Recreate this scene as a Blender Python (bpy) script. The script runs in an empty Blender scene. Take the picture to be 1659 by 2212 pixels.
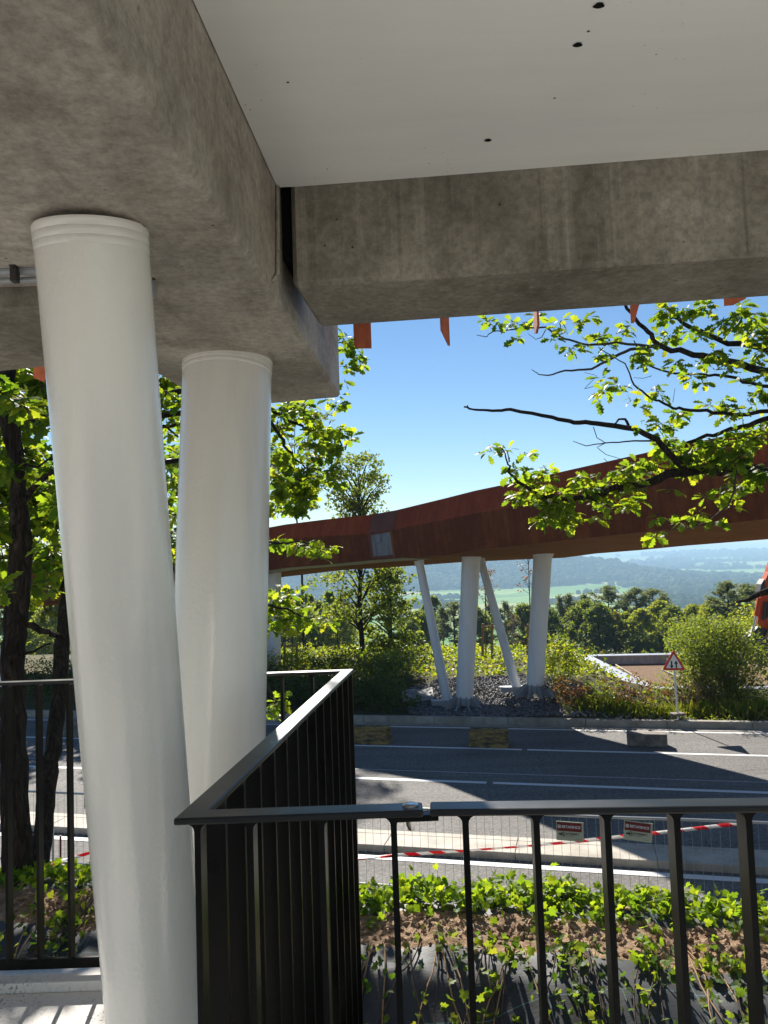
import bpy, bmesh, math, random
import numpy as np
from mathutils import Vector, Matrix, Euler, noise as mnoise
R = math.radians
rng = np.random.default_rng(7)
random.seed(7)
scene = bpy.context.scene
COL = scene.collection
V = Vector

# ------------------------------------------------------------------ camera
EYE = V((0, 0, 4.5))
F = 1662.0
PITCH = math.atan(103 / F)
ROLL = R(-2.0)
CAM_M = (Matrix.Rotation(math.pi / 2 + PITCH, 3, 'X') @ Matrix.Rotation(ROLL, 3, 'Z'))
cam_d = bpy.data.cameras.new('camera')
cam = bpy.data.objects.new('camera', cam_d)
COL.objects.link(cam)
cam.location = EYE
cam.rotation_euler = CAM_M.to_euler()
cam_d.sensor_fit = 'VERTICAL'
cam_d.sensor_height = 24
cam_d.lens = 24 * F / 2212
cam_d.clip_start = 0.05
cam_d.clip_end = 40000
scene.camera = cam

# survey helpers: a sight line from the eye meets a plane at a known distance / height
def sight(x, y):
    return CAM_M @ V(((x - 829.5) / F, -(y - 1106) / F, -1.0))
def atY(x, y, Y):
    d = sight(x, y); return EYE + d * (Y / d.y)
def atZ(x, y, Z):
    d = sight(x, y); return EYE + d * ((Z - EYE.z) / d.z)

# road frame: u along the road, v across it
RU = V((0.9705, -0.2410, 0)); RV = V((0.2410, 0.9705, 0))
def road(u, v, z=0.0):
    p = RU * u + RV * v; p.z = z; return p

# ------------------------------------------------------------------ builders
ORG = {}
def org(o):
    return ORG.get(o.name, V((0, 0, 0))) if o else V((0, 0, 0))

class MB:
    def __init__(s):
        s.v = []; s.f = []
    def add(s, vs, fs):
        k = len(s.v); s.v += [tuple(p) for p in vs]; s.f += [tuple(i + k for i in f) for f in fs]; return s
    def box(s, c, size, rz=0.0, m=None):
        hx, hy, hz = size[0] / 2, size[1] / 2, size[2] / 2
        M = m or Matrix.Rotation(rz, 3, 'Z')
        c = V(c)
        vs = [c + M @ V((a * hx, b * hy, d * hz)) for d in (-1, 1) for a, b in ((-1, -1), (1, -1), (1, 1), (-1, 1))]
        return s.add(vs, [(3, 2, 1, 0), (4, 5, 6, 7), (0, 1, 5, 4), (1, 2, 6, 5), (2, 3, 7, 6), (3, 0, 4, 7)])
    def hexa(s, bot, top):
        n = len(bot)
        return s.add(list(bot) + list(top), [tuple(range(n - 1, -1, -1)), tuple(range(n, 2 * n))] + [(i, (i + 1) % n, n + (i + 1) % n, n + i) for i in range(n)])
    def prism(s, poly, z0, z1):
        return s.hexa([V((p[0], p[1], z0)) for p in poly], [V((p[0], p[1], z1)) for p in poly])
    def extrude(s, poly3, vec):
        vec = V(vec)
        return s.hexa([V(p) for p in poly3], [V(p) + vec for p in poly3])
    def tube(s, pts, radii, n=8, cap=True):
        pts = [V(p) for p in pts]
        if not hasattr(radii, '__len__'): radii = [radii] * len(pts)
        k = len(s.v); prev = None
        for i, p in enumerate(pts):
            t = (pts[min(i + 1, len(pts) - 1)] - pts[max(i - 1, 0)])
            if t.length < 1e-9: t = V((0, 0, 1))
            t.normalize()
            if prev is None:
                a = V((1, 0, 0)) if abs(t.x) < .8 else V((0, 1, 0))
                nx = t.cross(a).normalized()
            else:
                nx = (prev - t * prev.dot(t)).normalized()
            prev = nx; ny = t.cross(nx)
            for j in range(n):
                an = 2 * math.pi * j / n
                s.v.append(tuple(p + (nx * math.cos(an) + ny * math.sin(an)) * radii[i]))
        for i in range(len(pts) - 1):
            for j in range(n):
                a = k + i * n + j; b = k + i * n + (j + 1) % n
                s.f.append((a, b, b + n, a + n))
        if cap:
            s.f.append(tuple(k + j for j in range(n - 1, -1, -1)))
            s.f.append(tuple(k + (len(pts) - 1) * n + j for j in range(n)))
        return s
    def build(s, name, mat, parent=None, base=None, smooth=False, bevel=0, seg=2):
        return link_mesh(name, s.v, s.f, mat, parent, base, smooth, bevel, seg)

def link_mesh(name, vs, fs, mat, parent=None, base=None, smooth=False, bevel=0, seg=2):
    o0 = org(parent) if parent else (V(base) if base is not None else V((0, 0, 0)))
    arr = np.asarray(vs, dtype=float) - np.array(o0)
    me = bpy.data.meshes.new(name)
    me.from_pydata(arr.tolist(), [], fs)
    me.update()
    if mat: me.materials.append(mat)
    o = bpy.data.objects.new(name, me); COL.objects.link(o)
    if parent:
        o.parent = parent; ORG[o.name] = o0
    else:
        o.location = o0; ORG[o.name] = o0
    if smooth:
        me.polygons.foreach_set('use_smooth', [True] * len(me.polygons))
        if smooth == 'auto':
            bm = bmesh.new(); bm.from_mesh(me)
            for e in bm.edges:
                if len(e.link_faces) == 2 and e.calc_face_angle(0) > R(35): e.smooth = False
            bm.to_mesh(me); bm.free()
    if bevel:
        b = o.modifiers.new('bevel', 'BEVEL'); b.width = bevel; b.segments = seg; b.limit_method = 'ANGLE'; b.angle_limit = R(40)
    return o

def tag(o, label=None, cat=None, group=None, kind=None):
    if label: o['label'] = label
    if cat: o['category'] = cat
    if group: o['group'] = group
    if kind: o['kind'] = kind
    return o
def thing(name, label, cat, loc, group=None):
    o = bpy.data.objects.new(name, None); COL.objects.link(o)
    o.location = loc; ORG[o.name] = V(loc); o.empty_display_size = .2
    return tag(o, label, cat, group)
def dup(root, loc, rz=0, sc=1.0, label=None, group=None):
    r = root.copy(); COL.objects.link(r); r.location = loc; r.rotation_euler = (0, 0, rz)
    r.scale = (sc, sc, sc) if not hasattr(sc, '__len__') else sc
    if label: r['label'] = label
    if group: r['group'] = group
    for ch in list(root.children):
        c = ch.copy(); COL.objects.link(c); c.parent = r
        for g in ch.children:
            d = g.copy(); COL.objects.link(d); d.parent = c
    return r

# ------------------------------------------------------------------ materials
class NT:
    def __init__(s, name):
        s.m = bpy.data.materials.new(name); s.m.use_nodes = True
        s.t = s.m.node_tree; s.n = s.t.nodes; s.l = s.t.links
        s.b = s.n['Principled BSDF']; s.out = s.n['Material Output']
        s.tc = s.n.new('ShaderNodeTexCoord')
    def new(s, typ, **kw):
        n = s.n.new(typ)
        for k, v in kw.items(): setattr(n, k, v)
        return n
    def mapping(s, scale=(1, 1, 1), src='Object', rot=(0, 0, 0)):
        m = s.new('ShaderNodeMapping'); m.inputs['Scale'].default_value = scale; m.inputs['Rotation'].default_value = rot
        s.l.new(s.tc.outputs[src], m.inputs[0]); return m.outputs[0]
    def noise(s, scale, detail=4, rough=.6, vec=None, dist=0):
        n = s.new('ShaderNodeTexNoise'); n.inputs['Scale'].default_value = scale; n.inputs['Detail'].default_value = detail
        n.inputs['Roughness'].default_value = rough; n.inputs['Distortion'].default_value = dist
        s.l.new(vec if vec else s.tc.outputs['Object'], n.inputs['Vector']); return n.outputs['Fac']
    def ramp(s, fac, stops, interp='LINEAR'):
        r = s.new('ShaderNodeValToRGB'); e = r.color_ramp.elements; r.color_ramp.interpolation = interp
        while len(e) < len(stops): e.new(.5)
        for i, (p, c) in enumerate(stops):
            e[i].position = p; e[i].color = (*c, 1) if hasattr(c, '__len__') else (c, c, c, 1)
        s.l.new(fac, r.inputs[0]); return r.outputs[0]
    def mix(s, a, b, fac, mode='MIX'):
        m = s.new('ShaderNodeMix', data_type='RGBA', blend_type=mode)
        for i, v in ((0, fac), (6, a), (7, b)):
            if isinstance(v, (int, float)): m.inputs[i].default_value = v
            elif isinstance(v, tuple): m.inputs[i].default_value = (*v, 1)
            else: s.l.new(v, m.inputs[i])
        return m.outputs[2]
    def bump(s, h, strength=.3, dist=.01, nrm=None):
        b = s.new('ShaderNodeBump'); b.inputs['Strength'].default_value = strength; b.inputs['Distance'].default_value = dist
        s.l.new(h, b.inputs['Height'])
        if nrm: s.l.new(nrm, b.inputs['Normal'])
        s.l.new(b.outputs[0], s.b.inputs['Normal']); return b.outputs[0]
    def color(s, c):
        if isinstance(c, tuple): s.b.inputs['Base Color'].default_value = (*c, 1)
        else: s.l.new(c, s.b.inputs['Base Color'])
        return s
    def rough(s, r, spec=None, metal=None):
        if isinstance(r, (int, float)): s.b.inputs['Roughness'].default_value = r
        else: s.l.new(r, s.b.inputs['Roughness'])
        if spec is not None: s.b.inputs['Specular IOR Level'].default_value = spec
        if metal is not None: s.b.inputs['Metallic'].default_value = metal
        return s
def plain(name, c, r=.6, spec=.5, metal=0):
    t = NT(name); t.color(c).rough(r, spec, metal); return t.m
M = {}

def concrete(name, a, b, c, streak=(2.5, 2.5, .5), scale=1.6, pit=True):
    t = NT(name)
    big = t.noise(scale, 5, .62, dist=.4)
    col = t.ramp(big, [(.32, a), (.5, b), (.68, c)])
    st = t.noise(3, 5, .65, t.mapping(streak))
    col = t.mix(col, t.ramp(st, [(.35, .72), (.6, 1.1)]), .75, 'MULTIPLY')
    fine = t.noise(45, 4, .7)
    col = t.mix(col, t.ramp(fine, [(.3, .82), (.6, 1.06)]), .8, 'MULTIPLY')
    if pit:
        vo = t.new('ShaderNodeTexVoronoi'); vo.inputs['Scale'].default_value = 17
        t.l.new(t.tc.outputs['Object'], vo.inputs['Vector'])
        keep = t.noise(4, 2, .5)
        d = t.mix(t.ramp(vo.outputs['Distance'], [(.03, .25), (.075, 1.)]), (1, 1, 1), t.ramp(keep, [(.55, 1.), (.62, 0.)]))
        col = t.mix(col, d, 1., 'MULTIPLY')
    t.color(col).rough(.75, .35)
    t.bump(t.mix(big, fine, .4), .35, .012)
    return t.m
def formed(name, cols, stroke, rot, stain, vert):
    t = NT(name)
    big = t.noise(1.5, 9, .7, dist=.15)
    col = t.ramp(big, [(.36, cols[0]), (.46, cols[1]), (.55, cols[2]), (.66, cols[3])])
    mid = t.noise(7, 7, .75, t.mapping((1, 1, .7)), .1)
    col = t.mix(col, t.ramp(mid, [(.34, .6), (.5, 1.), (.66, 1.35)]), .5, 'MULTIPLY')
    sv = t.noise(1.3, 6, .72, t.mapping(stroke, rot=rot), .1)
    pale = t.ramp(sv, [(.52, 0.), (.70, .8 if vert else .45)])
    col = t.mix(col, cols[3], pale)
    s2 = t.noise(1.7, 4, .65, t.mapping(tuple(a * 2.3 for a in stroke), rot=rot))
    col = t.mix(col, tuple(a * .42 for a in cols[1]), t.ramp(s2, [(.58, 0.), (.74, .6)]))
    pb = t.noise(.8, 7, .68, t.mapping((1, 1, .7)), .35)
    col = t.mix(col, t.ramp(pb, [(.42, .72), (.485, .9), (.53, 1.), (.60, 1.15)]), .85, 'MULTIPLY')
    st = t.noise(stain[1], 8, .72, None, .3)
    col = t.mix(col, stain[0], t.ramp(st, [(.55, 0.), (.66, .55)]))
    fine = t.noise(42, 4, .8)
    col = t.mix(col, t.ramp(fine, [(.36, .7), (.62, 1.2)]), .85, 'MULTIPLY')
    vo = t.new('ShaderNodeTexVoronoi'); vo.inputs['Scale'].default_value = 24
    t.l.new(t.tc.outputs['Object'], vo.inputs['Vector'])
    d = t.mix(t.ramp(vo.outputs['Distance'], [(.05, .18), (.11, 1.)]), (1, 1, 1), t.ramp(t.noise(5, 2, .5), [(.56, 1.), (.62, 0.)]))
    col = t.mix(col, d, 1., 'MULTIPLY')
    t.color(col).rough(t.ramp(mid, [(.3, .5), (.7, .8)]), .4)
    t.bump(t.mix(fine, mid, .1), .15, .004)
    return t.m
M['conc_beam'] = formed('weathered_concrete', [(.122, .108, .083), (.195, .175, .137), (.25, .224, .178), (.345, .315, .255)], (13, 13, .2), (0, 0, 0), ((.14, .085, .05), 1.1), True)
M['conc_cap'] = formed('formed_concrete', [(.235, .205, .165), (.325, .29, .24), (.39, .35, .295), (.52, .475, .405)], (3.5, .5, 2.2), (0, 0, R(35)), ((.22, .175, .12), .9), False)
M['kerb'] = concrete('kerb_concrete', (.26, .225, .17), (.35, .31, .25), (.42, .385, .32), (1, 1, 1), 2.2, False)
M['island'] = concrete('island_concrete', (.36, .32, .26), (.43, .385, .32), (.5, .45, .38), (1, 1, 1), 1.4, False)
M['block'] = concrete('rough_block_concrete', (.13, .11, .085), (.2, .17, .135), (.28, .245, .2), (2, 2, 2), 7, True)
M['deck'] = None
def deck_mat():
    t = NT('deck_concrete')
    a = t.ramp(t.noise(1.4, 4, .6), [(.3, (.52, .505, .48)), (.7, (.68, .66, .63))])
    n = t.noise(70, 3, .75)
    s = t.mix((.12, .115, .11), (1, 1, 1), t.ramp(n, [(.36, 0.), (.46, 1.)]))
    area = t.ramp(t.noise(2.2, 3, .5), [(.42, .05), (.6, .9)])
    col = t.mix(a, s, area, 'MULTIPLY')
    t.color(col).rough(.8, .3); t.bump(n, .25, .006); return t.m
M['deck'] = deck_mat()
def ceiling_mat():
    t = NT('white_painted_soffit')
    a = t.ramp(t.noise(.9, 5, .6), [(.3, (.79, .79, .745)), (.7, (.87, .87, .82))])
    a = t.mix(a, t.ramp(t.noise(1.6, 6, .7, t.mapping((.35, 2.4, 1), rot=(0, 0, R(-7)))), [(.3, .93), (.6, 1.01)]), .9, 'MULTIPLY')
    vo = t.new('ShaderNodeTexVoronoi'); vo.inputs['Scale'].default_value = 42
    t.l.new(t.tc.outputs['Object'], vo.inputs['Vector'])
    keep = t.ramp(t.noise(2.4, 4, .65), [(.56, 1.), (.63, 0.)])
    d = t.mix(t.ramp(vo.outputs['Distance'], [(.05, .42), (.12, 1.)]), (1, 1, 1), keep)
    t.color(t.mix(a, d, 1., 'MULTIPLY')).rough(.6, .3); t.bump(t.mix(t.noise(90, 3, .6), t.noise(5, 4, .6), .5), .12, .006); return t.m
M['ceiling'] = ceiling_mat()
def column_mat():
    t = NT('white_gloss_paint')
    c = t.ramp(t.noise(1.2, 3, .5), [(.3, (.735, .71, .655)), (.7, (.80, .775, .72))])
    c = t.mix(c, t.ramp(t.noise(2.6, 5, .65, t.mapping((3, 3, .22))), [(.28, .9), (.45, 1.)]), .8, 'MULTIPLY')
    sc = t.noise(9, 6, .75, t.mapping((1, 1, 1.6)))
    c = t.mix(c, (.42, .40, .36), t.ramp(sc, [(.66, 0.), (.74, .4)]))
    t.color(c).rough(t.ramp(t.noise(3, 4, .6), [(.3, .16), (.7, .26)]), .8)
    a = t.noise(95, 1, .5, t.mapping((1, 1, .85)))
    t.bump(a, .26, .003); return t.m
M['paint'] = column_mat()
def support_mat():
    t = NT('white_weathered_paint')
    c = t.ramp(t.noise(2.0, 3, .5, t.mapping((1.5, 1.5, .25))), [(.3, (.60, .61, .62)), (.7, (.74, .74, .74))])
    d = t.ramp(t.noise(5, 5, .7), [(.28, .45), (.36, 1.)])
    t.color(t.mix(c, d, .8, 'MULTIPLY')).rough(.4, .5); return t.m
M['support'] = support_mat()
M['steel_grey'] = plain('galvanised_grey', (.33, .35, .37), .5, .5, .3)
def black_metal():
    t = NT('black_powder_coat')
    n = t.noise(160, 2, .5)
    t.color(t.ramp(t.noise(3, 3, .6), [(.3, (.004, .004, .004)), (.7, (.008, .0078, .0075))])).rough(t.ramp(t.noise(6, 3, .6), [(.3, .26), (.7, .36)]), .1)
    t.bump(n, .06, .002); return t.m
M['black'] = black_metal()
def rail_metal():
    t = NT('black_satin_handrail')
    t.color(t.ramp(t.noise(3, 3, .6), [(.3, (.006, .0062, .0065)), (.7, (.011, .0112, .0115))])).rough(t.ramp(t.noise(5, 4, .65), [(.3, .26), (.7, .4)]), .34)
    return t.m
M['black_rail'] = rail_metal()
M['chrome'] = plain('bolt_steel', (.55, .55, .54), .25, .5, 1)
def asphalt():
    t = NT('asphalt')
    base = t.ramp(t.noise(.35, 4, .55), [(.3, (.115, .109, .10)), (.7, (.165, .157, .145))])
    wear = t.ramp(t.noise(1.2, 3, .6, t.mapping((.12, 2.0, 1), rot=(0, 0, R(13.95)))), [(.35, .82), (.65, 1.12)])
    cr = t.new('ShaderNodeTexVoronoi'); cr.feature = 'DISTANCE_TO_EDGE'; cr.inputs['Scale'].default_value = .23
    wv = t.new('ShaderNodeVectorMath', operation='ADD'); nz = t.new('ShaderNodeTexNoise'); nz.inputs['Scale'].default_value = 1.1; nz.inputs['Detail'].default_value = 6
    t.l.new(t.tc.outputs['Object'], nz.inputs['Vector']); t.l.new(t.tc.outputs['Object'], wv.inputs[0]); t.l.new(nz.outputs['Color'], wv.inputs[1]); t.l.new(wv.outputs[0], cr.inputs['Vector'])
    crack = t.ramp(cr.outputs['Distance'], [(.0, .55), (.006, 1.)])
    stain = t.ramp(t.noise(.9, 6, .7), [(.30, .72), (.42, 1.)])
    f = t.noise(13, 3, .9); g = t.noise(30, 2, .9)
    sp = t.ramp(t.mix(f, g, .5), [(.38, .45), (.5, 1.), (.62, 1.9)])
    t.color(t.mix(t.mix(t.mix(t.mix(base, wear, .8, 'MULTIPLY'), sp, .9, 'MULTIPLY'), stain, .8, 'MULTIPLY'), crack, .7, 'MULTIPLY')).rough(.85, .3)
    t.bump(g, .5, .012); return t.m
M['asphalt'] = asphalt()
def line_paint():
    t = NT('road_paint')
    n = t.noise(30, 4, .7)
    t.color(t.mix((.22, .22, .22), (.72, .72, .70), t.ramp(n, [(.3, .25), (.42, 1.)]))).rough(.7, .3); return t.m
M['line'] = line_paint()
M['seam'] = plain('seam_bitumen', (.34, .34, .34), .6)
def corten(name, a, b, c, sc=1.2):
    t = NT(name)
    big = t.noise(sc, 5, .65, dist=.6)
    st = t.noise(2.2, 5, .65, t.mapping((2.2, 2.2, .3)))
    col = t.ramp(t.mix(big, st, .5), [(.33, a), (.5, b), (.68, c)])
    t.color(t.mix(col, t.ramp(t.noise(20, 4, .7), [(.3, .7), (.65, 1.15)]), .8, 'MULTIPLY')).rough(.75, .15)
    return t.m
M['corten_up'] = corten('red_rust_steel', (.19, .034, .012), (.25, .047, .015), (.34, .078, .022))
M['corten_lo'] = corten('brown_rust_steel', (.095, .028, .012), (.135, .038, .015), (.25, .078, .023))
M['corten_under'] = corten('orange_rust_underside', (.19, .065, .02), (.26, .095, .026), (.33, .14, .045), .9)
M['corten_fin'] = corten('orange_rust_fin', (.36, .10, .05), (.46, .14, .075), (.52, .18, .1), 3)
M['steel_bare'] = corten('bare_mill_steel', (.10, .075, .065), (.21, .21, .22), (.27, .275, .29), 2.4)
M['strip'] = plain('lit_underside_strip', (.5, .49, .46), .6)  # pale tone paints the light on the walkway's underside
def bark():
    t = NT('oak_bark')
    n = t.noise(9, 6, .75, t.mapping((3.5, 3.5, .55)), 1.)
    t.color(t.ramp(n, [(.35, (.012, .009, .007)), (.55, (.048, .037, .03)), (.72, (.12, .10, .085))])).rough(.95, .15)
    t.bump(n, 1., .03); return t.m
M['bark'] = bark()
M['twig'] = plain('twig_bark', (.075, .058, .045), .9, .2)
M['birch'] = plain('pale_bark', (.3, .26, .22), .9, .2)
M['wood'] = plain('stake_wood', (.32, .2, .1), .8, .3)

def leaf_mat(name, cols, trans=.45, rough=.45, spec=.4, tint=(1.5, 1.5, .5)):
    t = NT(name)
    g = t.new('ShaderNodeNewGeometry')
    col = t.ramp(g.outputs['Random Per Island'], [(i / max(1, len(cols) - 1), c) for i, c in enumerate(cols)])
    t.color(col).rough(rough, spec)
    tr = t.new('ShaderNodeBsdfTranslucent')
    t.l.new(t.mix(col, tint, 1., 'MULTIPLY'), tr.inputs['Color'])
    mx = t.new('ShaderNodeMixShader'); mx.inputs[0].default_value = trans
    t.l.new(t.b.outputs[0], mx.inputs[1]); t.l.new(tr.outputs[0], mx.inputs[2]); t.l.new(mx.outputs[0], t.out.inputs['Surface'])
    return t.m
M['oak'] = leaf_mat('oak_leaf', [(.035, .075, .016), (.055, .105, .02), (.075, .13, .022), (.10, .155, .025), (.14, .175, .03)], .6, .5, .2, (3.8, 3.1, .7))
M['ivy'] = leaf_mat('ivy_leaf', [(.06, .12, .018), (.10, .18, .025), (.14, .22, .03), (.18, .24, .035)], .52, .5, .1, (2.7, 2.3, .6))
M['ivy_dark'] = leaf_mat('ivy_vine_leaf', [(.03, .07, .018), (.055, .11, .025), (.09, .15, .03), (.13, .19, .035), (.18, .2, .04)], .45, .5, .12, (2.5, 2.2, .6))
M['hedge'] = leaf_mat('hedge_leaf', [(.03, .06, .016), (.05, .09, .02), (.075, .12, .026), (.10, .07, .035)], .42, .5, .25, (2.6, 2.3, .6))
M['cover'] = leaf_mat('ground_cover_leaf', [(.08, .13, .014), (.13, .19, .018), (.19, .23, .024), (.26, .26, .05)], .45, .5, .3, (2.4, 2.2, .7))
M['red'] = leaf_mat('reddish_leaf', [(.06, .09, .02), (.12, .10, .03), (.17, .055, .03), (.22, .09, .05), (.14, .13, .03)], .4, .5, .3, (1.9, 1.6, .7))
M['dry'] = leaf_mat('dry_weed', [(.13, .10, .05), (.2, .16, .085), (.09, .1, .035), (.26, .2, .12)], .35, .7, .2, (1.3, 1.2, .8))
M['tree'] = leaf_mat('mixed_tree_leaf', [(.055, .09, .026), (.085, .13, .034), (.12, .17, .044), (.17, .19, .05)], .5, .55, .2, (2.6, 2.3, .7))
M['tree_light'] = leaf_mat('light_tree_leaf', [(.10, .14, .034), (.14, .19, .042), (.18, .22, .05), (.21, .23, .065)], .52, .55, .2, (2.6, 2.3, .7))
M['birch_leaf'] = leaf_mat('yellowing_birch_leaf', [(.13, .15, .02), (.2, .19, .025), (.16, .17, .03)], .45, .5, .3, (1.8, 1.7, .6))
M['pine'] = leaf_mat('pine_needle', [(.08, .112, .055), (.11, .145, .072), (.14, .17, .09), (.17, .19, .105)], .45, .5, .3, (2.0, 1.9, 1.0))
M['young'] = leaf_mat('young_tree_leaf', [(.1, .12, .03), (.2, .11, .05), (.25, .09, .05)], .4, .5, .3, (1.6, 1.4, .7))
M['grass'] = leaf_mat('tall_grass', [(.10, .16, .022), (.14, .2, .028), (.19, .22, .04), (.26, .24, .09)], .45, .6, .1, (2.4, 2.2, .7))
M['stone'] = None
def stone():
    t = NT('slate_gravel')
    g = t.new('ShaderNodeNewGeometry')
    t.color(t.ramp(g.outputs['Random Per Island'], [(0, (.075, .072, .08)), (.5, (.14, .135, .145)), (.85, (.21, .20, .205)), (1, (.33, .31, .3))])).rough(.7, .4); return t.m
M['stone'] = stone()
M['rock'] = concrete('pale_rock', (.2, .19, .175), (.32, .31, .29), (.45, .44, .42), (2, 2, 2), 6, False)
def soil():
    t = NT('dry_soil')
    n = t.noise(9, 6, .75)
    t.color(t.ramp(n, [(.3, (.14, .085, .05)), (.5, (.31, .205, .13)), (.7, (.45, .32, .215))])).rough(.95, .15); t.bump(n, 1., .04); return t.m
M['soil'] = soil()
def geotex():
    t = NT('woven_black_groundsheet')
    sep = t.new('ShaderNodeSeparateXYZ'); t.l.new(t.tc.outputs['Object'], sep.inputs[0])
    def lines(sock, per, w):
        a = t.new('ShaderNodeMath', operation='MULTIPLY'); a.inputs[1].default_value = 1 / per; t.l.new(sock, a.inputs[0])
        b = t.new('ShaderNodeMath', operation='FRACT'); t.l.new(a.outputs[0], b.inputs[0])
        c = t.new('ShaderNodeMath', operation='LESS_THAN'); c.inputs[1].default_value = w / per; t.l.new(b.outputs[0], c.inputs[0]); return c.outputs[0]
    lx = lines(sep.outputs['X'], .36, .0035); ly = lines(sep.outputs['Y'], .3, .0035)
    mx = t.new('ShaderNodeMath', operation='MAXIMUM'); t.l.new(lx, mx.inputs[0]); t.l.new(ly, mx.inputs[1])
    base = t.ramp(t.noise(2.5, 4, .6), [(.3, (.020, .022, .028)), (.7, (.048, .05, .057))])
    base = t.mix(base, (.12, .10, .08), t.ramp(t.noise(7, 4, .7), [(.66, 0.), (.8, .5)]))
    t.color(t.mix(base, (.1, .2, .2), mx.outputs[0])).rough(.6, .35)
    w = t.noise(60, 1, .5, t.mapping((.5, 2, 1))); t.bump(w, .12, .006); return t.m
M['geotex'] = geotex()
def ground():
    t = NT('ground_earth')
    n = t.noise(1.2, 5, .7)
    t.color(t.ramp(n, [(.3, (.05, .055, .02)), (.5, (.09, .085, .035)), (.7, (.15, .125, .07))])).rough(.95, .1); t.bump(n, .6, .1); return t.m
M['ground'] = ground()
def fields():
    t = NT('valley_fields')
    vo = t.new('ShaderNodeTexVoronoi'); vo.inputs['Scale'].default_value = 1.
    t.l.new(t.mapping((1 / 420, 1 / 260, 0), rot=(0, 0, .3)), vo.inputs['Vector'])
    sep = t.new('ShaderNodeSeparateColor'); t.l.new(vo.outputs['Color'], sep.inputs[0])
    col = t.ramp(sep.outputs[0], [(0, (.14, .26, .05)), (.2, (.24, .34, .08)), (.4, (.34, .36, .14)), (.6, (.17, .30, .06)), (.75, (.38, .36, .18)), (.9, (.12, .22, .05))], 'CONSTANT')
    col = t.mix(col, t.ramp(t.noise(.02, 4, .6), [(.3, .8), (.7, 1.1)]), .8, 'MULTIPLY')
    t.color(col).rough(1, .05); return t.m
M['fields'] = fields()
def woods():
    t = NT('distant_woodland')
    g = t.new('ShaderNodeNewGeometry')
    t.color(t.ramp(g.outputs['Random Per Island'], [(0, (.03, .05, .016)), (.6, (.055, .08, .024)), (1, (.085, .105, .035))])).rough(1, .05); return t.m
M['woods'] = woods()
def yellow_black():
    t = NT('worn_yellow_black_paint')
    n = t.noise(3.2, 5, .75, t.mapping((1, 1, 4.5))); w = t.noise(15, 4, .75)
    col = t.mix((.04, .033, .024), (.36, .24, .075), t.ramp(n, [(.40, 0.), (.56, 1.)]))
    t.color(t.mix(col, (.17, .13, .08), t.ramp(w, [(.48, 0.), (.62, .85)]))).rough(.85, .25); t.bump(w, .8, .03); return t.m
M['yb'] = yellow_black()
M['red_paint'] = plain('red_sign', (.55, .02, .02), .4)
M['white_paint'] = plain('white_sign', (.78, .78, .76), .4)
M['black_paint'] = plain('black_sign', (.012, .012, .012), .5)
M['fence'] = plain('galvanised_wire', (.42, .43, .42), .4, .5, .7)
M['maroon'] = plain('maroon_plate', (.22, .022, .018), .45)
M['cream'] = plain('cream_plate', (.56, .58, .40), .45)
M['letter'] = plain('white_lettering', (.82, .8, .76), .5)
M['dark_letter'] = plain('dark_lettering', (.03, .035, .03), .5)
M['grey_letter'] = plain('grey_lettering', (.22, .25, .18), .5)
def tape():
    t = NT('barrier_tape_plastic')
    sep = t.new('ShaderNodeSeparateXYZ'); t.l.new(t.tc.outputs['Object'], sep.inputs[0])
    a = t.new('ShaderNodeMath', operation='MULTIPLY_ADD'); a.inputs[1].default_value = 2.6; t.l.new(sep.outputs['X'], a.inputs[0])
    z = t.new('ShaderNodeMath', operation='MULTIPLY'); z.inputs[1].default_value = 6; t.l.new(sep.outputs['Z'], z.inputs[0]); t.l.new(z.outputs[0], a.inputs[2])
    b = t.new('ShaderNodeMath', operation='FRACT'); t.l.new(a.outputs[0], b.inputs[0])
    c = t.new('ShaderNodeMath', operation='LESS_THAN'); c.inputs[1].default_value = .5; t.l.new(b.outputs[0], c.inputs[0])
    col = t.mix((.8, .78, .76), (.75, .02, .03), c.outputs[0])
    t.color(col).rough(.35, .5)
    tr = t.new('ShaderNodeBsdfTranslucent'); t.l.new(col, tr.inputs[0])
    mx = t.new('ShaderNodeMixShader'); mx.inputs[0].default_value = .4
    t.l.new(t.b.outputs[0], mx.inputs[1]); t.l.new(tr.outputs[0], mx.inputs[2]); t.l.new(mx.outputs[0], t.out.inputs['Surface']); return t.m
M['tape'] = tape()
M['orange'] = corten('worn_orange_paint', (.42, .06, .02), (.52, .085, .03), (.56, .12, .05), 2)
M['dark_steel'] = plain('greasy_dark_steel', (.035, .03, .027), .6)
M['roof'] = None
def roofm():
    t = NT('brown_roof_gravel')
    n = t.noise(14, 4, .8)
    t.color(t.ramp(n, [(.3, (.12, .075, .045)), (.7, (.27, .18, .11))])).rough(.95, .1); t.bump(n, .6, .03); return t.m
M['roof'] = roofm()
M['render'] = concrete('pale_wall_concrete', (.36, .34, .325), (.45, .43, .41), (.54, .52, .5), (2, 2, .4), 1., False)
M['coping'] = plain('grey_metal_coping', (.42, .43, .45), .4, .5, .4)
M['glass'] = plain('dark_window', (.03, .035, .04), .1)
M['house_wall'] = plain('house_render', (.75, .73, .7), .8)
M['house_roof'] = plain('house_tiles', (.3, .16, .12), .8)
M['iron'] = concrete('cast_iron', (.16, .13, .125), (.24, .2, .19), (.3, .26, .25), (3, 3, 3), 8, False)
M['black_void'] = plain('dark_void_shade', (.01, .01, .01), .9, .1)  # near-black that paints the shade inside gaps and holes

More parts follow.
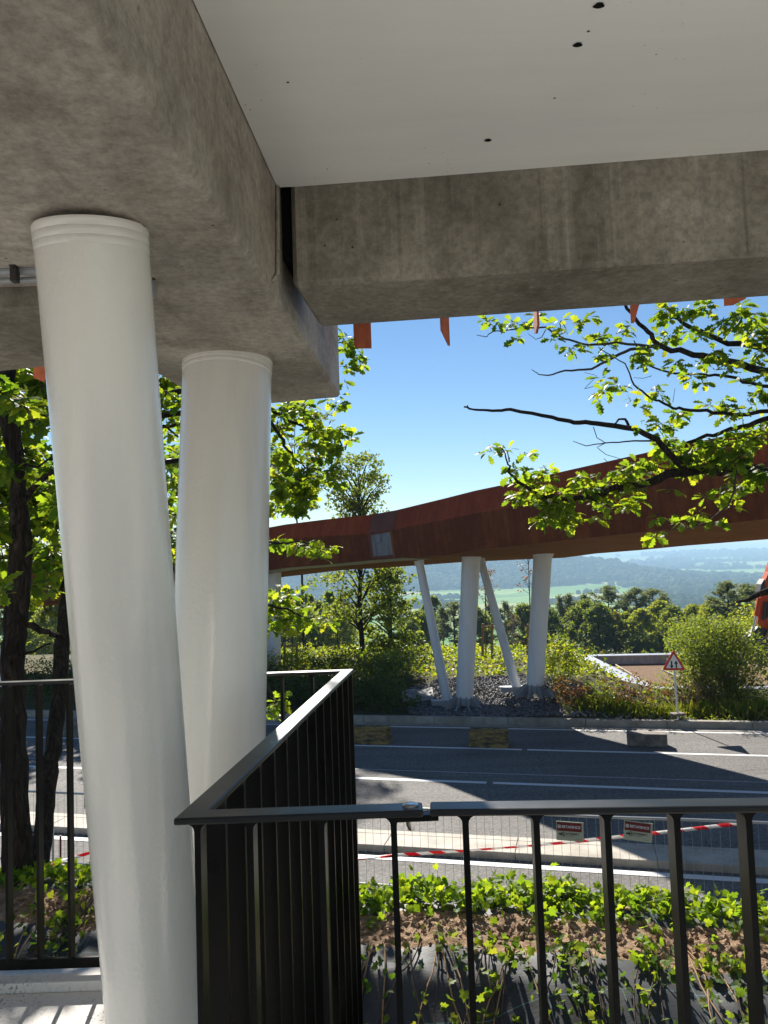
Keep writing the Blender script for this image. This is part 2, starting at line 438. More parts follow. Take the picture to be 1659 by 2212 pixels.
# ------------------------------------------------------------------ leaf shapes
def mirror(half):
    return np.array(half + [(-x, y) for x, y in reversed(half) if abs(x) > 1e-6])
def outline(half, fold=.25, bend=.15):
    a = mirror(half)
    return np.column_stack([a, fold * np.abs(a[:, 0]) - bend * a[:, 1] ** 2])
OAK = outline([(0, 0), (.09, .12), (.08, .2), (.24, .28), (.14, .4), (.33, .54), (.19, .66), (.27, .82), (.1, .88), (0, 1)])
IVY = outline([(0, 0), (.28, -.14), (.52, .12), (.34, .3), (.46, .58), (.2, .62), (0, 1)], .2, .1)
OVAL = outline([(0, 0), (.2, .25), (.24, .55), (0, 1)], .3, .15)
CLUMP = np.array([(.5, -.1, .06), (.22, .2, -.1), (.3, .52, .12), (-.05, .3, 0), (-.46, .3, -.08), (-.3, -.08, .1), (-.35, -.5, 0), (.08, -.26, -.08)])
STAR = np.array([(math.cos(a) * (.5 if i % 2 == 0 else .10), math.sin(a) * (.5 if i % 2 == 0 else .10), .1 * (i % 3 - 1)) for i, a in enumerate(np.linspace(0, 2 * math.pi, 14, endpoint=False))])
BLADE = np.array([(-.035, 0, 0), (.035, 0, 0), (.03, .55, -.04), (0, 1, -.22), (-.025, .55, -.04)])

def nrm(a): return a / np.maximum(np.linalg.norm(a, axis=1, keepdims=True), 1e-9)
def leaves_data(shape, P, S, axis, normal):
    P = np.asarray(P, float); m = len(P); k = len(shape)
    ax = nrm(axis); n = normal - ax * np.sum(normal * ax, 1, keepdims=True); n = nrm(n); t = np.cross(ax, n)
    S = np.asarray(S, float).reshape(-1, 1, 1)
    vs = P[:, None, :] + S * (shape[None, :, 0:1] * t[:, None, :] + shape[None, :, 1:2] * ax[:, None, :] + shape[None, :, 2:3] * n[:, None, :])
    fs = np.arange(m * k).reshape(m, k).tolist()
    return vs.reshape(-1, 3), fs
def sphere(m): return nrm(rng.normal(size=(m, 3)))
def leaf_mesh(name, shape, P, S, mat, parent=None, up=.6, axis=None, droop=.25, base=None):
    m = len(P)
    if axis is None:
        axis = sphere(m); axis[:, 2] = axis[:, 2] * .5 - droop
    n = sphere(m) * (1 - up) + np.array([0, 0, up])
    vs, fs = leaves_data(shape, P, S, axis, n)
    return link_mesh(name, vs, fs, mat, parent, base)
def clusters(centers, radii, per, flat=.8, power=.5):
    """points filling balls round the given centres"""
    out = []
    for c, r, k in zip(centers, radii, per):
        k = int(k)
        if k < 1: continue
        d = sphere(k) * (rng.random((k, 1)) ** power) * r
        d[:, 2] *= flat
        out.append(np.array(c) + d)
    return np.vstack(out)
# ================================================================== canopy (underside of the near bridge)
ZS, ZC = 5.2, 5.52
br = thing('footbridge', 'grey concrete bridge deck overhead with deep beams and a white painted soffit', 'bridge', (0, 0, ZS))
pA = atZ(735, 858, ZS); pB = atZ(585, 625, ZS)
sd = (pB - pA); sd.z = 0; sd.normalize()            # along the cap's side, towards the viewer
back = pA + sd * ((pA.y + 2.4) / -sd.y)
poly = [pA, back, V((-4.5, -2.4, ZS)), V((-4.5, 2.35, ZS)), atZ(0, 788, ZS), atZ(105, 775, ZS), atZ(340, 809, ZS), atZ(396, 843, ZS), atZ(588, 872, ZS)]
poly = [(p.x, p.y) for p in poly]
MB().prism(poly, ZS, 6.15).build('cap_beam', M['conc_cap'], br, bevel=.010, seg=1)
f1 = atZ(632, 619, 5.245); f2 = atZ(1659, 550, 5.245); b1 = atZ(690, 708, 5.245); b2 = atZ(1659, 642, 5.245)
fd = (f2 - f1).normalized(); bd = (b2 - b1).normalized()
f3 = f1 + fd * 5; b3 = b1 + bd * 5
mb = MB(); zt = 6.15
mb.hexa([V((p.x, p.y, 5.245)) for p in (f1, f3, b3, b1)], [V((p.x, p.y, zt)) for p in (f1, f3, b3, b1)])
mb.build('edge_beam', M['conc_beam'], br, bevel=.014, seg=1)
sx = lambda y: pA.x + sd.x * ((y - pA.y) / sd.y)
poly = [(sx(-1.6) + .002, -1.6), (5.5, -1.6), (5.5, (f1 + fd * 5.3).y - .002), (f1.x + .02, f1.y - .004), (sx(f1.y) + .002, f1.y - .004)]
MB().prism(poly, ZC, 6.14).build('soffit_slab', M['ceiling'], br)
# black block painting in the shade of the slot between the two beams, and the light trim at its mouth
g0 = f1.y + .05; g1 = b1.y - .1
MB().prism([(sx(g0) + .003, g0), (f1.x - .003, g0), (b1.x - .005, g1), (sx(g1) + .003, g1)], 5.34, 6.13).build('gap_shade_block', M['black_void'], br)
tp = [V((sx(f1.y - .02) + .006, f1.y - .02, 5.515)), V((sx(f1.y - .03) + .006, f1.y - .03, 5.4)), V((sx(f1.y - .05) + .006, f1.y - .05, 5.26)), V((sx(f1.y - .1) + .004, f1.y - .1, 5.225))]
MB().tube(tp, .006, 6).build('joint_trim', M['conc_cap'], br, smooth=True)
# form-tie holes in the soffit slab: flat discs, their inner shade painted black
for x, y, r in ((1294, 12, .0105), (1248, 97, .0095), (1054, 303, .009), (1271, 68, .003), (622, 178, .003), (1198, 212, .003), (707, 365, .002)):
    p = atZ(x, y, ZC - .0015)
    ring = [p + V((math.cos(a) * r * (1 + .2 * math.sin(3 * a)), math.sin(a) * r * .8, 0)) for a in np.linspace(0, 2 * math.pi, 12, endpoint=False)]
    MB().add(ring, [tuple(range(11, -1, -1))]).build('tie_hole', M['black_void'], br)
# lower cross beam seen behind the near column
q1 = atY(88, 606, 1.85)
MB().prism([(-4.4, 1.87), (q1.x, 1.85), (q1.x + .04, 2.33), (-4.4, 3.2)], ZS - .055, ZS + .004).build('cross_rib', M['conc_beam'], br, bevel=.006)
# corten fins hanging behind the edge beam (the balustrade of the deck above)
def fin(x0, x1, yb, Y, twist, tip, w=None):
    a = atY(x0, yb, Y); b = atY(x1, yb, Y); w = w or (b - a).length / max(.2, abs(math.cos(twist)))
    c = (a + b) / 2; d = V((math.cos(twist), math.sin(twist), 0)) * (w / 2); th = V((-math.sin(twist), math.cos(twist), 0)) * .008
    z0 = c.z
    pl = [V((c.x, c.y, z0 + tip[0])) - d, V((c.x, c.y, z0)) + d * tip[2], V((c.x, c.y, z0 + tip[1])) + d, V((c.x, c.y, 6.9)) + d, V((c.x, c.y, 6.9)) - d]
    MB().extrude(pl, th).build('fin', M['corten_fin'], br, bevel=.002)
fin(765, 803, 752, 2.80, .1, (.01, .0, -.6))
fin(955, 974, 743, 2.74, 1.0, (.045, .0, .8))
fin(1161, 1164, 720, 2.70, 1.55, (.02, .01, .1), .07)
fin(1364, 1380, 696, 2.66, -.6, (.0, .06, -.3))
fin(1566, 1612, 658, 2.62, -.15, (.0, .02, -.2))
fin(75, 112, 825, 2.95, .3, (.015, .075, .1))
MB().prism([(-5, 2.42), (6.2, 2.36), (6.2, 3.0), (-5, 3.4)], 6.16, 6.3).build('deck_edge', M['conc_beam'], br)
# conduit and round fitting fixed under the cap beam
cd = thing('cable_conduit', 'thin grey metal conduit with a clip under the concrete beam beside the near white column', 'conduit', atY(40, 585, 1.74))
a = atY(-2600, 640, 1.74); a.z = atY(110, 583, 1.74).z; b = atY(110, 583, 1.74)
MB().tube([a, b], .010, 10).tube([a + V((0, .012, -.017)), b + V((0, .012, -.017))], .007, 10).build('pipe', M['steel_grey'], cd, smooth='auto')
c = atY(32, 586, 1.725); MB().box(c, (.014, .02, .05)).box(c + V((0, 0, .03)), (.03, .024, .014)).tube([c + V((0, -.014, .01)), c + V((0, .0, .01))], .007, 8).build('clip', M['dark_steel'], cd)
jb = atY(328, 617, 1.84)
jo = MB().tube([jb + V((-.012, 0, 0)), jb + V((.002, 0, 0)), jb + V((.006, 0, 0))], [.033, .033, .026], 20).build('junction_box', M['steel_grey'], None, jb, smooth='auto')
tag(jo, 'small round grey junction box just behind the near white column under the soffit', 'junction box')
MB().tube([jb + V((.004, -.012, .015)), jb + V((.012, -.012, .015))], .006, 8).build('cap_screw', M['dark_steel'], jo)

# ================================================================== near V columns
def column(name, label, top, low, z_floor, r):
    d = (low - top); d = d / -d.z
    bot = top + d * (top.z - z_floor)
    t = thing(name, label, 'column', bot, 'white V columns under the near bridge')
    tt = top - d * .004
    n = 14
    MB().tube([bot + (tt - bot) * (i / n) for i in range(n + 1)], r, 64).build('shaft', M['paint'], t, smooth='auto')
    ax = (tt - bot).normalized(); pts = []; rad = []
    for dz, k in ((-.046, 1.0), (-.044, 1.008), (-.032, 1.010), (-.030, 1.003), (-.028, 1.013), (-.015, 1.015), (-.013, 1.006), (-.010, 1.018), (.0, 1.02)):
        pts.append(top + ax * (dz / ax.z)); rad.append(r * k)
    MB().tube(pts, rad, 64).build('collar', M['paint'], t, smooth='auto')
    fl = [bot + V((math.cos(a) * r * 1.5, math.sin(a) * r * 1.5, 0)) for a in np.linspace(0, 2 * math.pi, 32, endpoint=False)]
    MB().prism([(p.x, p.y) for p in fl], z_floor, z_floor + .015).build('base_plate', M['paint'], t)
    return t
ZF = 3.072
column('white_column', 'near smooth white round column leaning across the lower picture, nearest of the pair', atZ(197, 498, ZS), atY(305, 1800, 1.80), ZF, .1125)
column('white_column', 'second white round column standing behind and beside the near one, ringed collar at its top', atZ(492, 783, ZS), atY(481, 1200, 2.55), ZF, .151)

# ================================================================== deck floor
c1 = atZ(414, 1758, 4.5 - .386); c2 = atZ(750, 1447, 4.5 - .386)
FY = c2.y                                         # line of the far railing
NY = c1.y                                         # line of the near railing
df = MB().prism([(-14, -18), (14, -18), (14, NY + .02), (c1.x - .01, NY + .02), (c2.x - .03, FY + .10), (-14, FY + .16)], ZF - .28, ZF).build('walkway_floor', M['deck'])  # carried far behind the camera to bounce sunlight up under the bridge
tag(df, kind='structure')
kb = MB().prism([(-7, FY - .06), (c2.x - .05, FY - .06), (c2.x - .04, FY + .09), (-7, FY + .1)], ZF + .001, ZF + .035).build('deck_kerb', M['deck'], bevel=.004)
tag(kb, kind='structure')

# ================================================================== railings
ZR = 4.5 - .386; RD, RT = .042, .011; ZB0, ZB1 = 4.5 - 1.376, 4.5 - 1.341
def baluster(a, dirv, parent, h_top=ZR - RT + .001, z0=ZB1 - .001):
    """flat bar with flared top corners; thin along the rail, deep across it"""
    d = V(dirv).normalized(); n = V((-d.y, d.x, 0)); w = .0048; f = .012
    pr = [(-w, z0), (w, z0)]
    pr += [(w + f * (1 - math.cos(t)), h_top - f + f * math.sin(t)) for t in np.linspace(0, math.pi / 2, 5)]
    pr += [(-(w + f * (1 - math.cos(t))), h_top - f + f * math.sin(t)) for t in np.linspace(math.pi / 2, 0, 5)]
    pl = [V((a.x + d.x * s, a.y + d.y * s, z)) - n * (RD / 2 - .002) for s, z in pr]
    MB().extrude(pl, n * (RD - .004)).build('baluster', M['black'], parent)
def strip(pts, z0, z1, w, name, parent, bev=.003):
    """flat bar following a bent line with mitred corners"""
    pts = [V((p[0], p[1], 0)) for p in pts]; L = []; Rr = []
    for i, p in enumerate(pts):
        d0 = (p - pts[i - 1]).normalized() if i else (pts[1] - p).normalized()
        d1 = (pts[i + 1] - p).normalized() if i < len(pts) - 1 else d0
        n0 = V((-d0.y, d0.x, 0)); n1 = V((-d1.y, d1.x, 0)); m = (n0 + n1)
        m = m / max(.2, m.dot(n0)) * (w / 2)
        L.append(p + m); Rr.append(p - m)
    mb = MB(); n = len(pts)
    for i in range(n):
        mb.v += [(L[i].x, L[i].y, z0), (Rr[i].x, Rr[i].y, z0), (Rr[i].x, Rr[i].y, z1), (L[i].x, L[i].y, z1)]
    for i in range(n - 1):
        a, b = i * 4, i * 4 + 4
        mb.f += [(a + j, a + (j + 1) % 4, b + (j + 1) % 4, b + j) for j in range(4)]
    mb.f += [(3, 2, 1, 0), tuple(4 * (n - 1) + j for j in range(4))]
    bm = bmesh.new(); vs = [bm.verts.new(v) for v in mb.v]
    for f in mb.f: bm.faces.new([vs[i] for i in f])
    bmesh.ops.recalc_face_normals(bm, faces=bm.faces)
    bm.verts.index_update(); me_v = [v.co[:] for v in bm.verts]; me_f = [tuple(v.index for v in f.verts) for f in bm.faces]; bm.free()
    return link_mesh(name, me_v, me_f, M['black_rail'] if name == 'handrail' else M['black'], parent, bevel=bev)
j1 = atZ(913, 1741, ZR); j2 = atZ(929, 1740, ZR); e2 = atZ(1659, 1731, ZR)
nd = (e2 - j2).normalized(); e3 = j2 + nd * 4
jp = c1 + (j1 - c1)                                # joint on the near line
rl = thing('railing', 'black flat-bar railing turning from behind the columns to the near corner and handrail joint', 'railing', (c1.x, c1.y, ZB0))
strip([(-6.5, FY), (c2.x, FY), (c1.x, c1.y), (j1.x, j1.y)], ZR - RT, ZR, RD, 'handrail', rl)
strip([(-6.5, FY), (c2.x - .006, FY)], ZB0, ZB1, .012, 'bottom_rail', rl, .001)
ZL = 2.70
strip([(c2.x, FY), (c1.x, c1.y), (j1.x, j1.y)], ZL - .035, ZL, .012, 'bottom_rail', rl, .001)
far_dir = V((1, 0, 0))
step = .108
x = atY(610, 1500, FY).x
xs = []
k = x
while k < c2.x - .02: xs.append(k); k += step
k = x - step
while k > -5.5: xs.append(k); k -= step
for k in xs: baluster(V((k, FY, 0)), far_dir, rl)
sdv = (c2 - c1); L = V((sdv.x, sdv.y, 0)).length; sdn = V((sdv.x, sdv.y, 0)).normalized()
nb = round(L / step)
for i in range(1, nb): baluster(V((c1.x, c1.y, 0)) + sdn * (L * i / nb), sdn, rl, z0=ZL - .001)
baluster(V((c2.x, c2.y, 0)) - sdn * .012, sdn, rl, z0=ZL - .001)
ndl = V((j1.x - c1.x, j1.y - c1.y, 0)).normalized()
for px in (445, 551, 697, 848):
    p = atZ(px + 2, 1765, ZR - .02); t = (p.x - c1.x) / ndl.x
    baluster(V((c1.x, c1.y, 0)) + ndl * t, ndl, rl, z0=ZL - .001)
bp = V((c1.x, c1.y, 0)) + ndl * ((atZ(887, 1745, ZR).x - c1.x) / ndl.x)
mb = MB().tube([V((bp.x, bp.y, ZR - .002)), V((bp.x, bp.y, ZR + .003)), V((bp.x, bp.y, ZR + .0045))], [.0125, .0125, .010], 24)
mb.tube([V((bp.x, bp.y, ZR - .012)), V((bp.x, bp.y, ZR - .026)), V((bp.x, bp.y, ZR - .036))], [.009, .009, .005], 6)
mb.build('bolt', M['chrome'], rl, smooth='auto')
r2 = thing('railing', 'separate black railing length beyond the handrail joint, in front of the ivy bank', 'railing', (j2.x, j2.y, ZB0))
strip([(j2.x, j2.y), (e3.x, e3.y)], ZR - RT, ZR, RD, 'handrail', r2)
strip([(j2.x, j2.y), (e3.x, e3.y)], ZL - .035, ZL, .012, 'bottom_rail', r2, .001)
first = atZ(1004, 1765, ZR - .02)
for i in range(34):
    px = [1004, 1155, 1307, 1457, 1613]
    if i < 5: q = atZ(px[i], 1765, ZR - .02); t = (q.x - j2.x) / nd.x
    else: t += step
    baluster(V((j2.x, j2.y, 0)) + nd * t, nd, r2, z0=ZL - .001)
strip([(j1.x - .05, j1.y + .002), (j2.x + .012, j2.y + .002)], ZR - .021, ZR - RT - .0005, .024, 'splice_plate', r2, .001)

# ================================================================== near bank (planted slope between deck and road)
def bank_z(x, y):
    w = y + .19 * x
    pts = [(-3, .6), (1.9, .95), (2.5, 1.35), (3.1, 1.75), (3.7, 2.1), (4.12, 2.36), (4.3, 2.40), (4.75, 2.46), (5.1, 2.42), (5.6, 2.1), (7.0, 1.05), (8.6, .06), (9.4, -.1), (12, -.2)]
    z = float(np.interp(w, [p[0] for p in pts], [p[1] for p in pts]))
    k = min(1, max(0, (x - .3) / .8))
    return z + .24 * k * max(0, min(1.6, 4.12 - w))
def bank_n(x, y):
    n1 = mnoise.noise(V((x * .9, y * .9, 0))); n2 = mnoise.noise(V((x * 2.6, y * 1.1, 4)))
    n3 = mnoise.noise(V((x * 6.5, y * 4.0, 9)))
    n4 = mnoise.noise(V((x * 5.5 + .6 * n1, y * .9, 13))); n5 = abs(mnoise.noise(V((x * 2.2 + y, y * 1.4, 17))))
    return bank_z(x, y) + .05 * n1 + .05 * n2 + .018 * n3 + .03 * n4 - .05 * n5
nx, ny = 330, 130
gx = np.linspace(-13, 13, nx); gy0 = np.concatenate([np.linspace(-.6, 2.4, 12), np.linspace(2.5, 5.6, 96), np.linspace(5.8, 11, 22)])
vs = []; fs = []
for j in range(ny):
    for i in range(nx):
        y = gy0[j] - .19 * gx[i]; vs.append((gx[i], y, bank_n(gx[i], y)))
def zone(a, b):
    out = []
    for j in range(ny - 1):
        if a <= gy0[j] < b:
            for i in range(nx - 1): k = j * nx + i; out.append((k, k + 1, k + nx + 1, k + nx))
    return out
def submesh(name, faces, mat):
    used = sorted({i for f in faces for i in f}); mp = {o: n for n, o in enumerate(used)}
    return link_mesh(name, [vs[i] for i in used], [tuple(mp[i] for i in f) for f in faces], mat, smooth=True)
tag(submesh('bank_slope', zone(-9, 4.30), M['geotex']), kind='structure')
tag(submesh('soil_strip', zone(4.30, 4.68), M['soil']), kind='structure')
tag(submesh('bank_crest', zone(4.68, 20), M['geotex']), kind='structure')
# crumbs of soil
m = 2600; xx = rng.uniform(-6, 4, m); ww = rng.normal(4.5, .1, m)
P = np.array([(a, w - .19 * a, bank_n(a, w - .19 * a) + .004) for a, w in zip(xx, ww)])
oc = np.array([(1, 0, 0), (-1, 0, 0), (0, 1, 0), (0, -1, 0), (0, 0, 1), (0, 0, -1)], float)
of = [(0, 2, 4), (2, 1, 4), (1, 3, 4), (3, 0, 4), (2, 0, 5), (1, 2, 5), (3, 1, 5), (0, 3, 5)]
def stones(name, P, S, mat, kind='stuff', sq=(.9, .9, .6), base=None):
    m = len(P); q = (rng.random((m, 6, 3)) - .5) * .7
    loc = (oc[None] + q) * np.array(sq) * np.asarray(S).reshape(-1, 1, 1)
    a = rng.random(m) * 6.28; ca, sa = np.cos(a)[:, None], np.sin(a)[:, None]
    X = loc[:, :, 0] * ca - loc[:, :, 1] * sa; Y = loc[:, :, 0] * sa + loc[:, :, 1] * ca
    loc = np.stack([X, Y, loc[:, :, 2]], 2) + P[:, None, :]
    fs = (np.arange(m)[:, None, None] * 6 + np.array(of)[None]).reshape(-1, 3).tolist()
    o = link_mesh(name, loc.reshape(-1, 3), fs, mat, None, base)
    return tag(o, kind=kind)
stones('soil_crumbs', P, rng.uniform(.006, .028, m), M['soil'])

# ================================================================== road, kerbs, island, markings
def quad_strip(name, u0, u1, v0, v1, z, mat, kind='structure', n=1):
    us = np.linspace(u0, u1, n + 1)
    vs = [road(u, v, z) for u in us for v in (v0, v1)]
    return tag(link_mesh(name, vs, [(2 * i, 2 * i + 2, 2 * i + 3, 2 * i + 1) for i in range(n)], mat), kind=kind)
quad_strip('road', -120, 120, 7.0, 20.62, 0, M['asphalt'])
quad_strip('gutter', -120, 120, 20.62, 20.92, .006, M['kerb'])
mb = MB()
for i in range(-60, 60):                          # kerb stones, a metre each
    a, b = i * 2.0 + .006, i * 2.0 + 1.994
    mb.hexa([road(a, 20.92, -.1), road(b, 20.92, -.1), road(b, 21.1, -.1), road(a, 21.1, -.1)], [road(a, 20.935, .17), road(b, 20.935, .17), road(b, 21.1, .175), road(a, 21.1, .175)])
tag(mb.build('far_kerb', M['kerb'], bevel=.012), kind='structure')
mb = MB()
for i in range(-40, 40):
    a, b = i * 2.0 + .9, i * 2.0 + 2.894
    mb.hexa([road(a, 11.75, -.1), road(b, 11.75, -.1), road(b, 12.42, -.1), road(a, 12.42, -.1)], [road(a, 11.762, .105), road(b, 11.762, .105), road(b, 12.41, .11), road(a, 12.41, .11)])
tag(mb.build('traffic_island', M['island'], bevel=.012), kind='structure')
quad_strip('edge_line', -100, 100, 20.40, 20.52, .004, M['line'], n=40)
quad_strip('edge_line', -100, 100, 11.46, 11.62, .004, M['line'], n=40)
quad_strip('road_seam', -100, 100, 16.25, 16.30, .004, M['seam'], n=40)
def dashes(v, w, upx, length, gap):
    p = atZ(upx[0], upx[1], 0); u0 = p.dot(RU)
    for k in range(-9, 9):
        a = u0 + .06 + k * (length + gap); quad_strip('lane_line', a, a + length, v - w / 2, v + w / 2, .004, M['line'])
dashes(atZ(830, 1683, 0).dot(RV), .14, (1059, 1690), 9.0, .13)
dashes(atZ(830, 1612, 0).dot(RV), .12, (1134, 1617), 7.0, .12)
# manhole
mc = atZ(1455, 1946, 0)
mh = thing('manhole_cover', 'round cast iron manhole cover with a lattice pattern set in the near lane', 'manhole cover', (mc.x, mc.y, 0))
def disc(r, n=48): return [(mc.x + math.cos(a) * r, mc.y + math.sin(a) * r) for a in np.linspace(0, 2 * math.pi, n, endpoint=False)]
MB().prism(disc(.33), -.02, .006).build('frame', M['iron'], mh)
lid = MB().prism(disc(.285), -.01, .010).build('lid', M['iron'], mh)
mb = MB()
for i in range(-6, 7):
    for j in range(-6, 7):
        x, y = i * .045 + (j % 2) * .022, j * .04
        if x * x + y * y < .265 ** 2: mb.box((mc.x + x, mc.y + y, .013), (.027, .024, .006), .78)
mb.build('lattice', M['iron'], lid)

# road blocks
def jersey(px, label, mat, yb, wd=.92):
    c = atZ(px, yb, 0); c.z = 0
    t = thing('barrier_block', label, 'road block', c, 'concrete blocks standing on the far lane')
    prof = [(-.27, 0), (.27, 0), (.27, .09), (.2, .11), (.19, .2), (.13, .215), (.11, .39), (-.11, .39), (-.13, .215), (-.19, .2), (-.2, .11), (-.27, .09)]
    pl = [c + RV * a - RU * (wd / 2) + V((0, 0, z)) for a, z in prof]
    MB().extrude(pl, RU * wd).build('body', mat, t, bevel=.012)
    for k in (.2, -.22): MB().box(c + RU * k + V((0, 0, .395)), (.12, .06, .012), R(-14)).build('lifting_pad', M['dark_steel'], t)
    return t
jersey(804, 'worn yellow and black stepped concrete block on the road nearest the black railing corner', M['yb'], 1603)
jersey(1057, 'worn yellow and black stepped concrete block on the road in front of the gravel mound', M['yb'], 1610)
jersey(158, 'dark brown concrete block on the road between the leaning oak trunk and the near column', M['block'], 1588)
c = atZ(1401, 1612, 0)
bl = MB().box((c.x, c.y + .1, .145), (.88, .34, .29), R(-15)).build('barrier_block', M['block'], None, (c.x, c.y, 0), bevel=.022, seg=3)
tag(bl, 'plain rough grey rectangular concrete block at the edge of the big shadow', 'road block', 'concrete blocks standing on the far lane')

# ================================================================== mesh fence, signs, tape
FV = 10.2
def fpt(u, z, dv=0): return road(u, FV + dv, z)
def fence_panel(u0, u1, label, bulge=0):
    t = thing('mesh_fence', label, 'fence panel', fpt((u0 + u1) / 2, 0), 'wire mesh fence panels along the near lane')
    z0, z1 = .17, 1.19
    fr = MB(); n = 8
    top = [fpt(u0 + (u1 - u0) * i / n, z1 + bulge * math.sin(math.pi * i / n)) for i in range(n + 1)]
    fr.tube(top, .019, 8); fr.tube([fpt(u0, z0), fpt(u1, z0)], .019, 8)
    fr.build('frame', M['fence'], t, smooth='auto')
    for u in (u0, u1): MB().tube([fpt(u, .0), fpt(u, z1 + .03)], .019, 8).build('post', M['fence'], t, smooth='auto')
    me = MB(); k = int((u1 - u0) / .105)
    for i in range(1, k):
        u = u0 + (u1 - u0) * i / k; me.tube([fpt(u, z0, -.02), fpt(u, z1 + .02, -.02)], .0022, 4, False)
    for z in (.17 + .34, .17 + .68): me.tube([fpt(u0, z, -.022), fpt(u1, z, -.022)], .0022, 4, False)
    me.build('wire_mesh', M['fence'], t)
    for u in (u0 + .03, u1 - .03): MB().box(fpt(u, .05), (.5, .2, .1), R(-14 + 90)).build('foot', M['kerb'], t, bevel=.02)
ua = atZ(1319, 1936, .17).dot(RU)
ub = fpt(0, 0)
def u_at(px, py, z):
    p = atZ(px, py, z); return p.dot(RU)
uL = u_at(141, 1838, .2); uM = (ua + uL) / 2
fence_panel(uL + .05, uM - .03, 'wire mesh fence panel behind the white columns, from the leaning trunk to the black railing')
fence_panel(uM + .03, ua - .03, 'wire mesh fence panel with one maroon sign ending at the bar below it')
fence_panel(ua + .03, ua + 3.55, 'wire mesh fence panel with a slightly bulging top rail, maroon sign near its left end', .018)
fence_panel(uL - 3.5, uL - .05, 'wire mesh fence panel crossing behind the two dark tree trunks')
def text(body, size, c, ux, uz, mat, name, parent, bold=.0, align='LEFT'):
    cu = bpy.data.curves.new('lettering', 'FONT'); cu.body = body; cu.size = size; cu.align_x = align; cu.align_y = 'CENTER'; cu.offset = bold
    ob = bpy.data.objects.new('lettering', cu)
    COL.objects.link(ob); dg = bpy.context.evaluated_depsgraph_get(); me = bpy.data.meshes.new_from_object(ob.evaluated_get(dg))
    bpy.data.objects.remove(ob)
    vs = [c + ux * v.co.x + uz * v.co.y for v in me.vertices]; fs = [tuple(p.vertices) for p in me.polygons]; bpy.data.meshes.remove(me)
    return link_mesh(name, vs, fs, mat, parent)
def fence_sign(px, py, z, label, roll):
    p0 = atZ(px, py, z); u = p0.dot(RU); c = fpt(u, z, -.035)
    ux = (RU * math.cos(roll) + V((0, 0, math.sin(roll)))); uz = (V((0, 0, math.cos(roll))) - RU * math.sin(roll)); n = -RV
    t = thing('fence_sign', label, 'sign', c, 'maroon and cream signs on the fence')
    w, h = .335, .235
    def rect(x0, x1, z0, z1, d, mat, name, th=.003, par=None):
        return MB().extrude([c + ux * a + uz * b + n * d for a, b in ((x0, z0), (x1, z0), (x1, z1), (x0, z1))], n * -th).build(name, mat, par or t)
    plate = rect(-w / 2, w / 2, -h / 2, h / 2, .0, M['cream'], 'plate', .006)
    rect(-w / 2 + .008, w / 2 - .022, .0, h / 2 - .010, .003, M['maroon'], 'maroon_band', .003, plate)
    for i, (a, b, z0, z1) in enumerate(((-.148, -.138, .035, .075), (-.134, -.124, .035, .075), (-.120, -.110, .035, .075), (-.148, -.110, .035, .042))):
        pass
    mb = MB()
    for a, b, z0, z1 in ((-.148, -.139, .035, .076), (-.1345, -.1255, .0435, .076), (-.121, -.112, .035, .076), (-.139, -.121, .035, .042)):
        mb.extrude([c + ux * p + uz * q + n * .0045 for p, q in ((a, z0), (b, z0), (b, z1), (a, z1))], n * -.001)
    mb.build('emblem', M['letter'], plate)
    text('BETAFENCE', .0435, c + ux * -.1 + uz * .054 + n * .0052, ux, uz, M['letter'], 'lettering', plate, .0012)
    text('INTERMAT', .035, c + ux * -.055 + uz * -.032 + n * .0022, ux, uz, M['dark_letter'], 'lettering', plate, .0006)
    mb = MB()
    for q in (-.056, -.062): mb.extrude([c + ux * a + uz * (q + b) + n * .0022 for a, b in ((-.055, 0), (.05, 0), (.05, .0022), (-.055, .0022))], n * -.001)
    mb.extrude([c + ux * a + uz * b + n * .0022 for a, b in ((.06, -.095), (.13, -.095), (.13, -.092), (.06, -.092))], n * -.001)
    mb.build('small_print', M['grey_letter'], plate)
    mb = MB()
    def ring(x, z, rx, rz):
        pts = [c + ux * (x + math.cos(a) * rx) + uz * (z + math.sin(a) * rz) + n * .003 for a in np.linspace(0, 2 * math.pi, 15)]
        mb.tube(pts, .0035, 5)
    ring(-.085, -.026, .017, .012); ring(-.083, -.052, .019, .013); ring(-.118, -.038, .018, .008)
    mb.tube([c + ux * -.14 + uz * -.04 + n * .003, c + ux * -.1 + uz * -.036 + n * .003], .003, 5)
    mb.build('emblem', M['dark_letter'], plate)
    for a in (-.13, .13): MB().tube([c + ux * a + uz * (h / 2 - .004) + n * .003, c + ux * a + uz * (h / 2 + .015) - n * .02], .002, 5).build('wire_tie', M['fence'], t)
zs = lambda y, x: 4.5 + (atY(x, y, 9.6).z - 4.5)
def zsign(px, py):
    for z in np.linspace(.3, 1.3, 400):
        if abs(atZ(px, py, z).dot(RV) - (FV - .035)) < .02: return z
    return .9
fence_sign(1231, 1795, zsign(1231, 1795), 'level maroon and cream sign fixed upper on the fence, nearer the black railing corner', R(-1.5))
fence_sign(1378, 1795, zsign(1378, 1795), 'tilted maroon and cream sign on the fence with the striped tape passing at its side', R(-5))
fence_sign(204, 1730, zsign(204, 1730), 'maroon and cream fence sign mostly hidden by the near white column', R(-1))
TP = [(108, 1872, 9.0), (128, 1860, 9.0), (165, 1851, 9.2), (205, 1839, 9.4), (400, 1850, 9.6), (600, 1866, 9.75), (760, 1857, 9.9), (860, 1847, 10.1), (1000, 1838, 10.22), (1150, 1827, 10.24), (1290, 1813, 10.24), (1450, 1796, 10.24), (1604, 1778, 10.24)]
pts = []
for px, py, v in TP:
    for z in np.linspace(.2, 1.6, 700):
        p = atZ(px, py, z)
        if abs(p.dot(RV) - v) < .012: pts.append(p); break
dense = []
